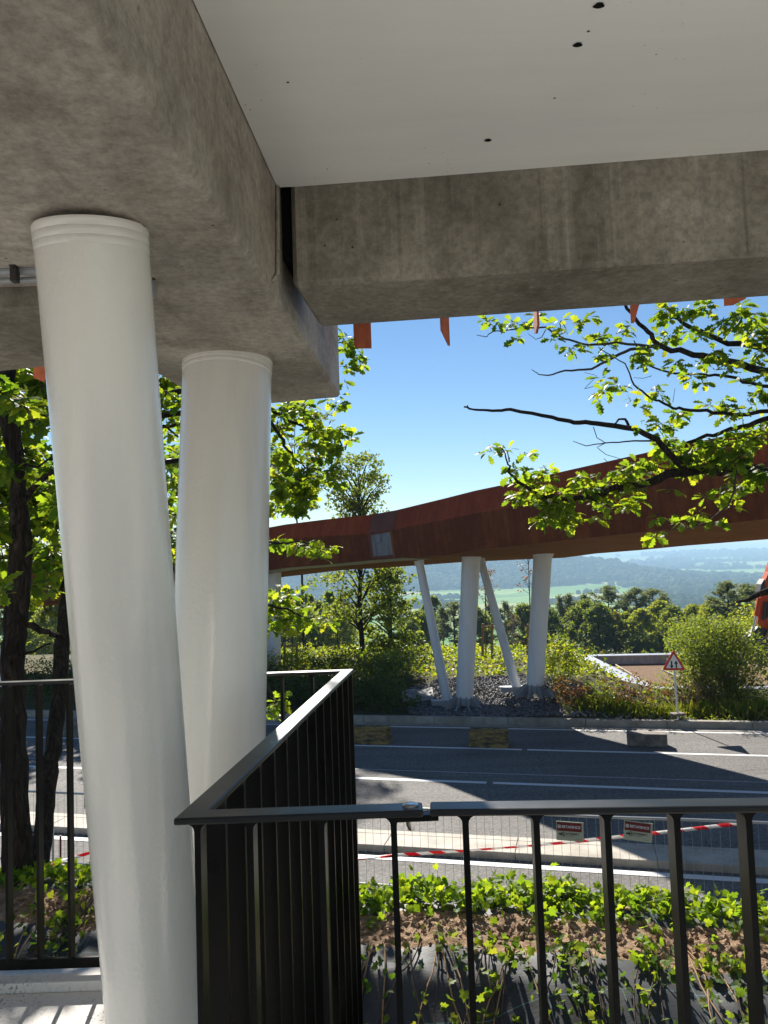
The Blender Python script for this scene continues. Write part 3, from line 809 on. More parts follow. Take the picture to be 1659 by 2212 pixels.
for i in range(len(pts) - 1):
    for k in range(8): dense.append(pts[i].lerp(pts[i + 1], k / 8))
dense.append(pts[-1])
vs2 = []; fs2 = []
for i, p in enumerate(dense):
    tw = 1.2 * math.sin(i * .16) * (1 if i < 60 else .55); h = .022
    d = V((0, 0, 1)) * math.cos(tw) + RV * math.sin(tw)
    vs2 += [p + d * h, p - d * h]
    if i: fs2.append((2 * i - 2, 2 * i - 1, 2 * i + 1, 2 * i))
tp = link_mesh('barrier_tape', vs2, fs2, M['tape'], None, dense[len(dense) // 2], smooth=True)
sm = tp.modifiers.new('thickness', 'SOLIDIFY'); sm.thickness = .0008
tag(tp, 'red and white striped barrier tape strung along the wire fence', 'barrier tape')
s0 = dense[8]; g = bank_n(s0.x, s0.y)
st = MB().tube([V((s0.x, s0.y + .02, min(g, s0.z) - .3)), V((s0.x + .01, s0.y + .02, s0.z + .32))], .014, 8).build('marker_stake', M['maroon'], None, (s0.x, s0.y + .02, min(g, s0.z)))
tag(st, 'thin dark red stake holding the tape end beside the leaning trunk', 'stake')
# ================================================================== far curved corten walkway
# stations of the near edge: (pixel x, distance Y, top y, fold y, bottom y) as surveyed along the girder
ST = [(-560, 30.5, 1262, 1309, 1347), (-120, 29.5, 1234, 1278, 1319), (105, 28.6, 1216, 1257, 1304), (330, 28.0, 1184, 1222, 1270), (480, 27.6, 1158, 1193, 1247), (616, 26.9, 1133, 1165, 1226), (703, 25.8, 1122, 1159, 1219), (800, 24.7, 1112, 1153.5, 1209.5), (856, 23.4, 1102, 1144.5, 1205),
      (963, 21.1, 1076, 1124, 1199), (1026, 19.97, 1060, 1111, 1188.5), (1110, 18.6, 1042.5, 1097, 1180), (1209, 17.26, 1020, 1079, 1168), (1404, 15.1, 976, 1044, 1148), (1659, 12.9, 922, 1000, 1121), (2050, 10.3, 840, 928, 1078), (2600, 7.9, 715, 825, 1015)]
wk = thing('elevated_walkway', 'long curved rust-brown steel walkway rising across the view on white columns', 'walkway', atY(1026, 1188, 20))
tops, folds, bots = [], [], []
for px, Y, a, b, c in ST:
    tops.append(atY(px, a, Y)); folds.append(atY(px, b, Y - .0)); bots.append(atY(px, c, Y))
nrmls = []
for i in range(len(ST)):
    d = bots[min(i + 1, len(ST) - 1)] - bots[max(i - 1, 0)]; d.z = 0; d.normalize()
    nrmls.append(V((-d.y, d.x, 0)))
W = 4.3
def offs(ps, k, dz=0): return [p + n * k + V((0, 0, dz)) for p, n in zip(ps, nrmls)]
fold_o = offs(folds, -.14); top_i = offs(tops, .0); top_b = offs(tops, .16, -.01)
far_b = [p + n * W + V((0, 0, -.2)) for p, n in zip(bots, nrmls)]
far_f = [f + n * (W + .14) + V((0, 0, -.1)) for f, n in zip(folds, nrmls)]
far_t = [t + n * W for t, n in zip(tops, nrmls)]
floor_n = [f + n * .2 for f, n in zip(folds, nrmls)]; floor_f = [f + n * (W - .2) for f, n in zip(folds, nrmls)]
def sweep(rows, name, mat, sm=False):
    mb = MB(); n = len(rows[0])
    for r in rows: mb.v += [tuple(p) for p in r]
    for j in range(len(rows) - 1):
        for i in range(n - 1): a = j * n + i; mb.f.append((a, a + 1, a + n + 1, a + n))
    return mb.build(name, mat, wk)
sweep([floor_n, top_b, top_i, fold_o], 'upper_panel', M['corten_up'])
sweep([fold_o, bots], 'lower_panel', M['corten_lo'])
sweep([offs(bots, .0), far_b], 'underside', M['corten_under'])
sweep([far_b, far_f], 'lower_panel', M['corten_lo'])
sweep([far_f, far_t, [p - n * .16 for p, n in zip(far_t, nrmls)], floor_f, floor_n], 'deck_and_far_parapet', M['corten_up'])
# seams: thin raised laps between plates
def lerp_st(rows, px):
    xs = [s[0] for s in ST]
    i = max(0, min(len(xs) - 2, int(np.searchsorted(xs, px)) - 1)); t = (px - xs[i]) / (xs[i + 1] - xs[i])
    return rows[i].lerp(rows[i + 1], t), nrmls[i].lerp(nrmls[i + 1], t).normalized()
mb = MB()
def patch(px0, px1, rows_a, ta, rows_b, tb, d, sk=0):
    """thin plate lying on the girder's side between two heights"""
    q = []
    n = 4
    lo = []; hi = []
    for k in range(n + 1):
        px = px0 + (px1 - px0) * k / n
        a, na = lerp_st(rows_a, px); b, nb = lerp_st(rows_b, px)
        a2, _ = lerp_st(rows_a, px + sk); 
        lo.append(b.lerp(a, tb) - na * d); hi.append(b.lerp(a2, ta) - na * d)
    m = MB()
    m.v = [tuple(p) for p in lo + hi]
    m.f = [(k, k + 1, n + 2 + k, n + 1 + k) for k in range(n)]
    return m
M['corten_plate'] = corten('newer_rust_steel', (.12, .045, .035), (.15, .058, .042), (.19, .08, .055), 2)
M['corten_stain'] = corten('rust_stain', (.15, .05, .025), (.24, .095, .035), (.33, .15, .055), 2.2)
patch(803, 856, top_i, .985, fold_o, .02, .012, 4).build('cover_plate', M['corten_plate'], wk)
patch(803, 855, fold_o, .98, bots, .02, .010).build('cover_plate', M['corten_plate'], wk)
patch(809, 851, fold_o, .93, bots, .12, .016).build('bare_steel_plate', M['steel_bare'], wk)
patch(851, 856, fold_o, .98, bots, .03, .016).build('rust_edge', M['corten_stain'], wk)
for px in (946, 1066, 1170, 1275, 1390, 700):
    patch(px, px + 1.6, fold_o, .99, bots, .01, .006, 2).build('plate_seam', M['corten_up'], wk)
for px in (952, 1130, 1400, 660):
    patch(px, px + 1.4, top_i, .99, fold_o, .02, .006, -3).build('plate_seam', M['corten_lo'], wk)
strips = []
a = []; b = []
for px in np.linspace(560, 868, 12):
    p, n = lerp_st(bots, px); a.append(p + n * .05 + V((0, 0, -.012))); b.append(p + n * 1.1 + V((0, 0, -.075)))
m = MB(); m.v = [tuple(p) for p in a + b]; m.f = [(k, 12 + k, 13 + k, k + 1) for k in range(11)]
m.build('lit_underside_strip', M['strip'], wk)  # separate pale strip added where the underside only catches light

# ------------------------------------------------------------------ supports of the walkway
def sup(name, label, top, bot, r0, r1, fins=5, grp='white supports of the curved walkway', plate=True, cat='column', scuff=None):
    t = thing(name, label, cat, bot, grp)
    ax = (top - bot).normalized()
    MB().tube([bot, bot.lerp(top, .5), top], [r1, (r0 + r1) / 2, r0], 40).build('shaft', M['support'], t, smooth='auto')
    MB().tube([top - ax * .16, top - ax * .02, top], [r0 * 1.005, r0 * 1.22, r0 * 1.3], 40).build('top_flare', M['support'], t, smooth='auto')
    if fins:
        m = MB()
        m.tube([bot - V((0, 0, .05)), bot + ax * .16], [r1 * 1.03] * 2, 40)
        for k in range(fins * 2):
            an = math.pi * k / fins + .45; d = V((math.cos(an), math.sin(an), 0)); s = V((-d.y, d.x, 0)) * .011
            o = bot + d * r1 * .95 - V((0, 0, .12))
            m.extrude([o - s, o + d * .42 - s, o + d * .42 + V((0, 0, .03)) - s, o + V((0, 0, .34)) - s], s * 2)
        m.build('base_fins', M['steel_grey'], t, smooth='auto')
    return t
S1b = V((atY(1003, 1518, 22.5))); S1t = atY(1018, 1196, 22.5)
sup('white_column', 'thick white column with a finned base on the gravel mound, dark scuffs low on its face', S1t, S1b, .265, .25)
S2b = atY(1155, 1492, 21.9); S2t = atY(1173, 1192, 21.9)
sup('white_column', 'thick white column with a finned base at the edge of the gravel beside the red shrubs', S2t, S2b, .262, .245)
b1 = atY(966, 1500, 22.9); b1.z = S1b.z - .02
sup('raking_strut', 'thin white leaning strut meeting the scuffed thick column at its foot', atY(905, 1212, 23.6), b1, .125, .145, 0, 'thin white struts of the curved walkway', cat='strut')
b2 = atY(1116, 1486, 22.5)
sup('raking_strut', 'thin white leaning strut between the two thick columns of the curved walkway', atY(1037, 1206, 23.4), b2, .115, .14, 0, 'thin white struts of the curved walkway', cat='strut')
for bb, k in ((b1, 'grey steel shoe plate under the foot of the strut beside the scuffed column'), (b2, 'grey steel shoe plate under the foot of the strut between the thick columns')):
    o = MB().box(bb + V((-.1, 0, -.02)), (.75, .3, .14)).build('shoe_plate', M['steel_grey'], None, bb, bevel=.01); tag(o, k, 'base plate')
m = MB()
S3b = atY(591, 1455, 28.6); S3t = atY(592, 1222, 28.6)
sup('white_column', 'distant thick white column seen just beside the second near column, behind oak leaves', S3t, S3b, .27, .26)
sup('raking_strut', 'distant thin white strut leaning behind the oak leaves beside the second near column', atY(604, 1330, 29.0), atY(570, 1448, 29.0), .11, .12, 0, 'thin white struts of the curved walkway', cat='strut')
# scuff marks on the first support
for n_, (px, py, s_) in enumerate(((1014, 1420, .05), (1009, 1432, .035), (1000, 1468, .03), (1000, 1475, .03))):
    pass

# ================================================================== far bank, gravel, and the land to the horizon
def far_bank(x, y):
    w = x * RV.x + y * RV.y - 21.1
    if w < 0: return -.12
    u = x * RU.x + y * RU.y
    hump = .42 * math.exp(-((x - 4.6) / 2.2) ** 2 - ((w - 1.8) / 1.6) ** 2)
    z = float(np.interp(w, [0, .25, 1.5, 3.4, 9, 14, 30, 60, 100, 140], [.06, .08, .10, .62, .62, .15, -2.6, -6.6, -11, -15.5])) + hump
    if x > 6.6: z -= .30 * min(1, (x - 6.6) / 1.5) * min(1, w / 2)
    if x > 7.2 and w > 4.0: z = min(z, -1.2)
    return z + .05 * mnoise.noise(V((x * .7, y * .7, 0)))
us = np.linspace(-46, 52, 200); ws = np.concatenate([np.linspace(-.4, 14, 60), np.linspace(14.6, 130, 60)])
vs3 = []; fs3 = []
for w in ws:
    for u in us:
        k = 1 + max(0, w) / 40
        p = road(u * k, 21.1 + w); vs3.append((p.x, p.y, far_bank(p.x, p.y)))
nu = len(us)
for j in range(len(ws) - 1):
    for i in range(nu - 1): a = j * nu + i; fs3.append((a, a + 1, a + nu + 1, a + nu))
tag(link_mesh('far_bank', vs3, fs3, M['ground'], smooth=True), kind='structure')

def land(x, y):
    r = math.hypot(x, y)
    z = float(np.interp(max(y, r * .6), [0, 60, 110, 250, 600, 1100, 1500, 2500, 3500, 5000, 7000, 9000, 12000], [-3, -5, -14.5, -40, -78, -88, -91, -98, -88, -64, -36, -26, -22]))
    s = 1 - min(1, max(0, (x - 450) / 750)); s = s * s * (3 - 2 * s)
    z += 88 * s * math.exp(-((y - 2750) / 430) ** 2) * (1 + .10 * mnoise.noise(V((x / 500, y / 500, 1))))
    if r > 300: z += 5 * mnoise.noise(V((x / 700, y / 700, 3)))
    if r > 5500: z += 14 * mnoise.noise(V((x / 1500, y / 1500, 7))) + 10 * max(0, min(1, (x / y - .3) / .25))
    return z
def terrain(name, ang, radii, mat):
    vs = []; fs = []
    for r in radii:
        for a in ang: vs.append((r * math.sin(a), r * math.cos(a), land(r * math.sin(a), r * math.cos(a)) if math.cos(a) > 0 else -6 - r * .02))
    n = len(ang)
    for j in range(len(radii) - 1):
        for i in range(n - 1): a = j * n + i; fs.append((a, a + n, a + n + 1, a + 1))
    return tag(link_mesh(name, vs, fs, mat, smooth=True), kind='structure')
terrain('valley', np.linspace(-1.25, 1.25, 220), np.concatenate([np.linspace(70, 400, 20), np.linspace(430, 4000, 90), np.linspace(4100, 11500, 40)]), M['fields'])
terrain('ground', np.linspace(-math.pi, math.pi, 60), np.array([0, 3, 8, 15, 30, 60, 75]), M['ground'])

# far woodland: low domes standing on the land (one mass)
def dome(seg=6):
    v = [(0, 0, 1)]
    for z, r in ((.72, .66), (.2, 1.0), (-.5, .85)):
        for k in range(seg): a = 2 * math.pi * (k + (z > .5) * .5) / seg; v.append((math.cos(a) * r, math.sin(a) * r, z))
    f = [(0, 1 + k, 1 + (k + 1) % seg) for k in range(seg)]
    for ring in range(2):
        o = 1 + ring * seg
        f += [(o + k, o + seg + k, o + seg + (k + 1) % seg, o + (k + 1) % seg) for k in range(seg)]
    return np.array(v), f
DV, DF = dome()
P = []; S = []
def wood_at(x, y, s): P.append((x, y, land(x, y) + s * .45)); S.append(s)
m = 9000
for _ in range(m):                                   # the long wooded ridge
    y = rng.uniform(2150, 2850); x = rng.uniform(-1000, 1250)
    s = 1 - min(1, max(0, (x - 450) / 800))
    if y < 2150 + 260 * (1 - s) or rng.random() > .35 + s: continue
    if mnoise.noise(V((x / 160, y / 110, 5))) < -.48: continue
    wood_at(x, y, rng.uniform(8, 15))
def row(x0, y0, x1, y1, n, s0, s1, jit):
    for _ in range(n):
        t = rng.random(); wood_at(x0 + (x1 - x0) * t + rng.normal(0, jit), y0 + (y1 - y0) * t + rng.normal(0, jit), rng.uniform(s0, s1))
def lp(px, py):                                      # land point seen at a pixel
    d = sight(px, py); t = 150.0
    for _ in range(4000):
        p = EYE + d * t
        if p.z < land(p.x, p.y): return p
        t *= 1.003
        if t > 11000: break
    return EYE + d * 9000
def prow(x0, y0, x1, y1, n, s0, s1, jit):
    a, b = lp(x0, y0), lp(x1, y1); row(a.x, a.y, b.x, b.y, n, s0, s1, jit)
prow(870, 1313, 1010, 1311, 90, 7, 11, 14); prow(1180, 1305, 1240, 1306, 30, 7, 11, 12)
prow(925, 1294, 1000, 1292, 22, 6, 9, 8); prow(1250, 1283, 1330, 1280, 10, 6, 9, 10)
prow(1390, 1283, 1440, 1281, 46, 7, 12, 18); prow(1440, 1281, 1520, 1276, 60, 7, 12, 20); prow(1380, 1262, 1560, 1272, 170, 8, 13, 45)
prow(1330, 1240, 1500, 1262, 130, 8, 13, 40); prow(1500, 1262, 1600, 1262, 90, 8, 13, 26); prow(1600, 1256, 1680, 1246, 60, 8, 13, 22)
prow(1450, 1287, 1560, 1293, 40, 6, 10, 12); prow(1390, 1300, 1510, 1312, 140, 7, 11, 20)
prow(1540, 1231, 1660, 1227, 60, 8, 13, 14); prow(1500, 1228, 1560, 1230, 30, 8, 13, 14); prow(1370, 1224, 1450, 1232, 80, 9, 15, 40)
prow(1300, 1223, 1480, 1218, 120, 10, 17, 60); prow(1480, 1216, 1660, 1211, 70, 10, 17, 30); prow(1520, 1222, 1610, 1222, 20, 9, 14, 10)
prow(1210, 1213, 1480, 1206, 160, 14, 24, 90); prow(1480, 1203, 1670, 1199, 150, 14, 26, 80); prow(1400, 1200, 1670, 1194, 130, 16, 30, 120)
prow(1600, 1205, 1670, 1203, 40, 12, 20, 40)
for _ in range(420): wood_at(rng.uniform(-420, 20), rng.uniform(1500, 2150), rng.uniform(6, 11))
P = np.array(P); S = np.array(S)
vv = P[:, None, :] + DV[None] * S[:, None, None] * (1 + (rng.random((len(P), len(DV), 1)) - .5) * .5) * np.array([1, 1, .95])
k = len(DV); base = np.arange(len(P)) * k
ff = []
for b0 in base.tolist(): ff += [tuple(i + b0 for i in f) for f in DF]
tag(link_mesh('distant_wood', vv.reshape(-1, 3), ff, M['woods']), 'hazy blue-green wooded ridge and hedgerows across the valley', 'woodland', kind='stuff')
# village houses on the hillside, seen between the white column and the tall tree
HS = [((655, 1268), 'long white hall'), ((668, 1287), 'white house with its gable to the road'), ((650, 1291), 'small white cottage'), ((688, 1281), 'broad white house'), ((676, 1300), 'white house at the foot of the slope'), ((704, 1297), 'pale house among trees'), ((640, 1302), 'pale house lowest on the slope')]
def houses():
    protos = []
    for i, ((px, py), kind) in enumerate(HS):
        p = lp(px, py)
        rz = rng.uniform(-.5, .5); L, D_, H = (22, 9, 5) if i == 0 else (rng.uniform(10, 16), 9, 5.5)
        t = thing('house', kind + ' in the hazy village below the wooded ridge', 'house', p, 'houses of the far village')
        Mx = Matrix.Rotation(rz, 3, 'Z'); q = lambda x, y, z: p + Mx @ V((x, y, z))
        MB().hexa([q(-L / 2, -D_ / 2, -4), q(L / 2, -D_ / 2, -4), q(L / 2, D_ / 2, -4), q(-L / 2, D_ / 2, -4)], [q(-L / 2, -D_ / 2, H), q(L / 2, -D_ / 2, H), q(L / 2, D_ / 2, H), q(-L / 2, D_ / 2, H)]).build('wall', M['house_wall'], t)
        e = .5
        MB().add([q(-L / 2 - e, -D_ / 2 - e, H), q(L / 2 + e, -D_ / 2 - e, H), q(L / 2 + e, D_ / 2 + e, H), q(-L / 2 - e, D_ / 2 + e, H), q(-L / 2 - e, 0, H + 4), q(L / 2 + e, 0, H + 4)], [(0, 1, 5, 4), (2, 3, 4, 5), (0, 4, 3), (1, 2, 5), (3, 2, 1, 0)]).build('roof', M['house_roof'] if i % 2 else M['house_wall'], t)
houses()

# ------------------------------------------------------------------ gravel mound
m = 9500; P = []
while len(P) < m:
    x = rng.uniform(.5, 6.3); y = rng.uniform(20.2, 25.2)
    w = x * RV.x + y * RV.y - 21.1
    if w < .03 or w > 3.7: continue
    ax = (x - 3.1) / 2.9; ay = (w - 1.6) / 2.0
    if ax * ax + ay * ay > 1.05 + .25 * mnoise.noise(V((x * 2, y * 2, 0))): continue
    P.append((x, y, far_bank(x, y) + .012))
stones('gravel', np.array(P), rng.uniform(.022, .05, m), M['stone'])
# pale stones and crumpled black sheet along the kerb
m = 260; xs_ = rng.uniform(4.8, 11, m); P = []
for x in xs_:
    w = abs(rng.normal(.35, .3)) + .05; p = road(0, 21.1 + w); u = (x - p.x) / RU.x; q = road(u, 21.1 + w); P.append((q.x, q.y, far_bank(q.x, q.y) + .02))
stones('rubble', np.array(P), rng.uniform(.03, .10, m), M['rock'])
gs = []; gf = []
gu = np.linspace(4.3, 12.5, 90); gw = np.linspace(.08, 1.3, 16)
for w in gw:
    for u in gu:
        p = road(u, 21.1 + w); gs.append((p.x, p.y, far_bank(p.x, p.y) + .05 + .07 * mnoise.noise(V((u * 2.2, w * 3, 2))) + .04 * mnoise.noise(V((u * 6, w * 5, 5)))))
for j in range(15):
    for i in range(89): a = j * 90 + i; gf.append((a, a + 1, a + 91, a + 90))
o = link_mesh('ground_sheet', gs, gf, M['geotex'], None, gs[45], smooth=True); tag(o, kind='structure')
gs = []; gf = []
p0 = atY(905, 1497, 23.2)
for j in range(12):
    for i in range(20):
        x = p0.x - .5 + i * .05; y = 23.3 + j * .08; gs.append((x, y, far_bank(x, y) + .05 + .05 * mnoise.noise(V((x * 3, y * 3, 2)))))
for j in range(11):
    for i in range(19): a = j * 20 + i; gf.append((a, a + 1, a + 21, a + 20))
o = link_mesh('pale_ground_sheet', gs, gf, M['rock'], None, gs[110], smooth=True); tag(o, kind='structure')

# ================================================================== triangular road sign
sb = atY(1464, 1540, 19.95); sc_ = atY(1455.5, 1433, 19.95)
sg = thing('road_sign', 'white triangular warning sign with red border and two opposed black arrows', 'road sign', sb)
MB().tube([sb - V((0, 0, .3)), V((sc_.x + .01, sb.y + .03, sc_.z + .2))], .022, 10).build('post', M['support'], sg, smooth='auto')
def tri(r, d, rc, name, mat, th=.01, par=None):
    pts = []
    for k in range(3):
        a = math.pi / 2 + k * 2 * math.pi / 3; cx, cz = math.cos(a) * (r - 2 * rc), math.sin(a) * (r - 2 * rc)
        for t in np.linspace(-math.pi / 3, math.pi / 3, 7): pts.append((cx + math.cos(a + t) * rc, cz + math.sin(a + t) * rc))
    tl = R(-1.5)
    return MB().extrude([V((sc_.x + x * math.cos(tl) - z * math.sin(tl), sc_.y - d, sc_.z + x * math.sin(tl) + z * math.cos(tl))) for x, z in pts], V((0, th, 0))).build(name, mat, par or sg)
bo = tri(.35, .0, .032, 'border', M['red_paint']); tri(.24, .004, .012, 'face', M['white_paint'], .004, bo)
def arrow(x, up, name='arrow'):
    s = 1 if up else -1
    pl = [(x - .019, -.095 * s), (x + .019, -.095 * s), (x + .019, .02 * s), (x + .05, .02 * s), (x, .105 * s), (x - .05, .02 * s), (x - .019, .02 * s)]
    if not up: pl = pl[::-1]
    MB().extrude([V((sc_.x + a, sc_.y - .006, sc_.z - .03 + b)) for a, b in pl], V((0, .002, 0))).build(name, M['black_paint'], bo)
arrow(-.058, False); arrow(.058, True)
MB().box(sb + V((0, 0, -.03)), (.34, .24, .07), .2).build('foot', M['block'], sg, bevel=.02)

# ================================================================== low flat-roofed building
zt = .35
A = atZ(1248, 1414.5, zt); B = atZ(1384, 1489, zt); C_ = B + (atZ(1640, 1487, zt) - B).normalized() * 8.3; D_ = A + (atZ(1590, 1408, zt) - A).normalized() * 9.0
bd_ = thing('low_building', 'low flat-roofed building with a brown gravel roof and pale parapet behind the road sign', 'building', V((B.x, B.y, -1.6)))
ring = [B, C_, D_, A]; cen = sum(ring, V()) / 4
def inset(p, k): d = (cen - p); d.z = 0; return p + d.normalized() * k
inn = [inset(p, .62) for p in ring]
m = MB()
for i in range(4):
    j = (i + 1) % 4
    m.hexa([V((q.x, q.y, -2.2)) for q in (ring[i], ring[j], inn[j], inn[i])], [V((q.x, q.y, zt - .05)) for q in (ring[i], ring[j], inn[j], inn[i])])
m.build('wall', M['render'], bd_)
out = [inset(p, -.05) for p in ring]; inn2 = [inset(p, .67) for p in ring]; m = MB()
for i in range(4):
    j = (i + 1) % 4
    m.hexa([V((q.x, q.y, zt - .05)) for q in (out[i], out[j], inn2[j], inn2[i])], [V((q.x, q.y, zt)) for q in (out[i], out[j], inn2[j], inn2[i])])
m.build('parapet_coping', M['coping'], bd_, bevel=.006)
rf = MB().prism([(p.x, p.y) for p in inn], -.4, .0).build('roof', M['roof'], bd_)
vp = atZ(1318, 1432, .0)
MB().tube([vp, vp + V((0, 0, .28)), vp + V((.03, 0, .33)), vp + V((.2, -.05, .33))], .045, 10).build('vent_pipe', M['white_paint'], rf, smooth='auto')
for (xa, ya), (xb, yb) in (((1330, 1436), (1400, 1478)), ((1430, 1446), (1500, 1478))):
    a, b = atZ(xa, ya, .04), atZ(xb, yb, .04); MB().tube([a, b], .03, 8).build('roof_edge_strip', M['kerb'], rf, smooth='auto')

# ================================================================== excavator
ey = 27.0
def ep(x, y, Y=ey): return atY(x, y, Y)
ex = thing('excavator', 'orange excavator lowering its arm and dark bucket at the edge of the view', 'excavator', V((18.5, 28, -.9)))
def slab(pxs, mat, name, th=.32, Y=ey, bev=.02):
    return MB().extrude([ep(x, y, Y - th / 2) for x, y in pxs], V((0, th, 0))).build(name, mat, ex, bevel=bev)
slab([(1662, 1236), (1672, 1232), (1690, 1252), (1684, 1300), (1668, 1364), (1655, 1366), (1636, 1352), (1643, 1300), (1648, 1264)], M['orange'], 'dipper_arm', .34)
slab([(1656, 1262), (1666, 1226), (1700, 1140), (1790, 1085), (1880, 1140), (1990, 1330), (1950, 1345), (1850, 1190), (1788, 1132), (1722, 1168), (1684, 1262)], M['orange'], 'boom', .42, ey + .05)
cy = MB().tube([ep(1642, 1292, 26.75), ep(1634, 1331, 26.75)], .085, 12).build('bucket_cylinder', M['orange'], ex, smooth='auto')
rod = MB().tube([ep(1634, 1330, 26.75), ep(1624, 1374, 26.75)], .045, 12).build('cylinder_rod', M['chrome'], cy, smooth='auto')
MB().tube([ep(1654, 1300, 26.72), ep(1649, 1340, 26.72)], .05, 10).tube([ep(1660, 1298, 26.72), ep(1656, 1336, 26.72)], .035, 10).build('hydraulic_hose', M['dark_steel'], ex, smooth='auto')
slab([(1645, 1262), (1652, 1250), (1656, 1270), (1649, 1283), (1642, 1280)], M['dark_steel'], 'pivot_bracket', .4, ey - .02)
slab([(1640, 1352), (1662, 1362), (1650, 1382), (1628, 1384), (1618, 1376)], M['dark_steel'], 'linkage', .4, ey - .02)
MB().tube([ep(1672, 1344, 26.7), ep(1648, 1388, 26.7)], .05, 8).build('link_bar', M['wood'], ex, smooth='auto')
bk = [(1628, 1382), (1640, 1378), (1690, 1384), (1702, 1402), (1694, 1432), (1672, 1446), (1646, 1434), (1632, 1408)]
bu = slab(bk, M['dark_steel'], 'bucket', 1.0, ey, .04)
mb = MB()
for k in range(4): mb.box(ep(1640 + k * 1, 1436, ey - .42 + k * .28), (.12, .1, .24), m=Matrix.Rotation(.5, 3, 'Y'))
mb.build('bucket_teeth', M['dark_steel'], bu)
c = V((19.3, 28.2, -.4))
MB().box(c + V((0, 0, 1.55)), (3.6, 2.6, 1.1)).build('upper_body', M['orange'], ex, bevel=.12, seg=3)
cb = MB().box(c + V((-1.0, -.75, 2.6)), (1.5, 1.05, 1.6)).build('cab', M['orange'], ex, bevel=.1, seg=3)
MB().box(c + V((-1.03, -.78, 2.75)), (1.35, 1.06, 1.0)).build('cab_window', M['glass'], cb, bevel=.03)
for s in (-1, 1):
    pr = [(-1.9, .35), (-1.6, 0), (1.6, 0), (1.9, .35), (1.6, .8), (-1.6, .8)]
    MB().extrude([c + V((a, s * 1.15 - .28, b)) for a, b in pr], V((0, .56, 0))).build('track', M['dark_steel'], ex, bevel=.08, seg=3)
MB().box(c + V((0, 0, .8)), (1.6, 1.7, .5)).build('undercarriage', M['dark_steel'], ex, bevel=.04)
HAZE = 0.00026; EXPO = 1.15
# ================================================================== ivy on the near bank
def bpt(x, w, dz=0): y = w - .19 * x; return (x, y, bank_n(x, y) + dz)
m = 5600
xx = rng.uniform(-5.5, 5.5, m); ww = rng.normal(4.88, .13, m)
hh = np.abs(rng.normal(.0, .03, m)) * (1.0 + .7 * np.sin(xx * 3.1) + .5 * np.sin(xx * 7.7 + 1))
keep = (np.sin(xx * 1.7) + np.sin(xx * 4.3 + 1) + rng.normal(0, .8, m)) > -1.3
P = np.array([bpt(a, b, .02 + abs(c)) for a, b, c in zip(xx[keep], ww[keep], hh[keep])])
iv = leaf_mesh('ivy', IVY, P, rng.uniform(.035, .062, len(P)), M['ivy'], up=.35)
tag(iv, 'low band of bright green ivy along the crest of the near bank', 'ivy', kind='stuff')
m = 420
P = np.array([bpt(a, b, .015) for a, b in zip(rng.uniform(-5, 5, m), rng.uniform(4.1, 4.7, m))])
# tufts of ivy scattered on the soil
cs = [bpt(rng.uniform(-3.4, 3), rng.uniform(4.25, 4.66), .03) for _ in range(34)]
P = clusters(cs, [.09] * 34, rng.integers(5, 14, 34), .5)
tag(leaf_mesh('ivy_tufts', IVY, P, rng.uniform(.03, .055, len(P)), M['ivy'], up=.4), 'small ivy tufts scattered on the bare brown soil', 'ivy', kind='stuff')
m = 900
P = np.array([bpt(a, b, .004) for a, b in zip(rng.uniform(-4, 4, m), rng.uniform(4.2, 4.75, m))])
tag(leaf_mesh('dry_litter', OVAL, P, rng.uniform(.015, .04, m), M['dry'], up=.8), 'dry leaf litter and straw on the brown soil strip', 'leaf litter', kind='stuff')
VN = [(800, 2048, .9, 'thin ivy vine nearest the black corner panel, trailing down the black sheet'),
      (905, 2045, 1.1, 'ivy vine with dry brown stems just below the handrail bolt'),
      (950, 2040, .5, 'short wisp of ivy on the dark sheet beside a bar'),
      (1065, 2050, 1.6, 'leafy ivy vine hanging in the middle of the dark sheet'),
      (1112, 2060, .9, 'slender ivy vine close behind a bar with pale leaves'),
      (1215, 2050, 2.4, 'dense dark ivy clump tumbling over the sheet edge'),
      (1268, 2060, 1.9, 'thick ivy vine beside the sunlit sheet, lower leaves pale'),
      (1385, 2070, 1.7, 'ivy vine with large pale leaves on the brightest grey sheet'),
      (1490, 2075, 1.0, 'bundle of straw coloured vine stems slanting over the sheet'),
      (1580, 2080, 1.6, 'ivy vine with one yellow leaf near the edge of the picture'),
      (70, 1985, 1.0, 'ivy vine on the blue-black sheet beneath the oak trunks'),
      (150, 1990, 1.1, 'ivy vine with lime leaves between the railing bars by the near column'),
      (195, 1960, 1.3, 'ivy vine close to the near white column below the tape')]
def hit_bank(px, py):
    d = sight(px, py); t = 1.5
    while t < 12:
        p = EYE + d * t
        if p.z < bank_n(p.x, p.y): return p
        t += .01
    return EYE + d * 5
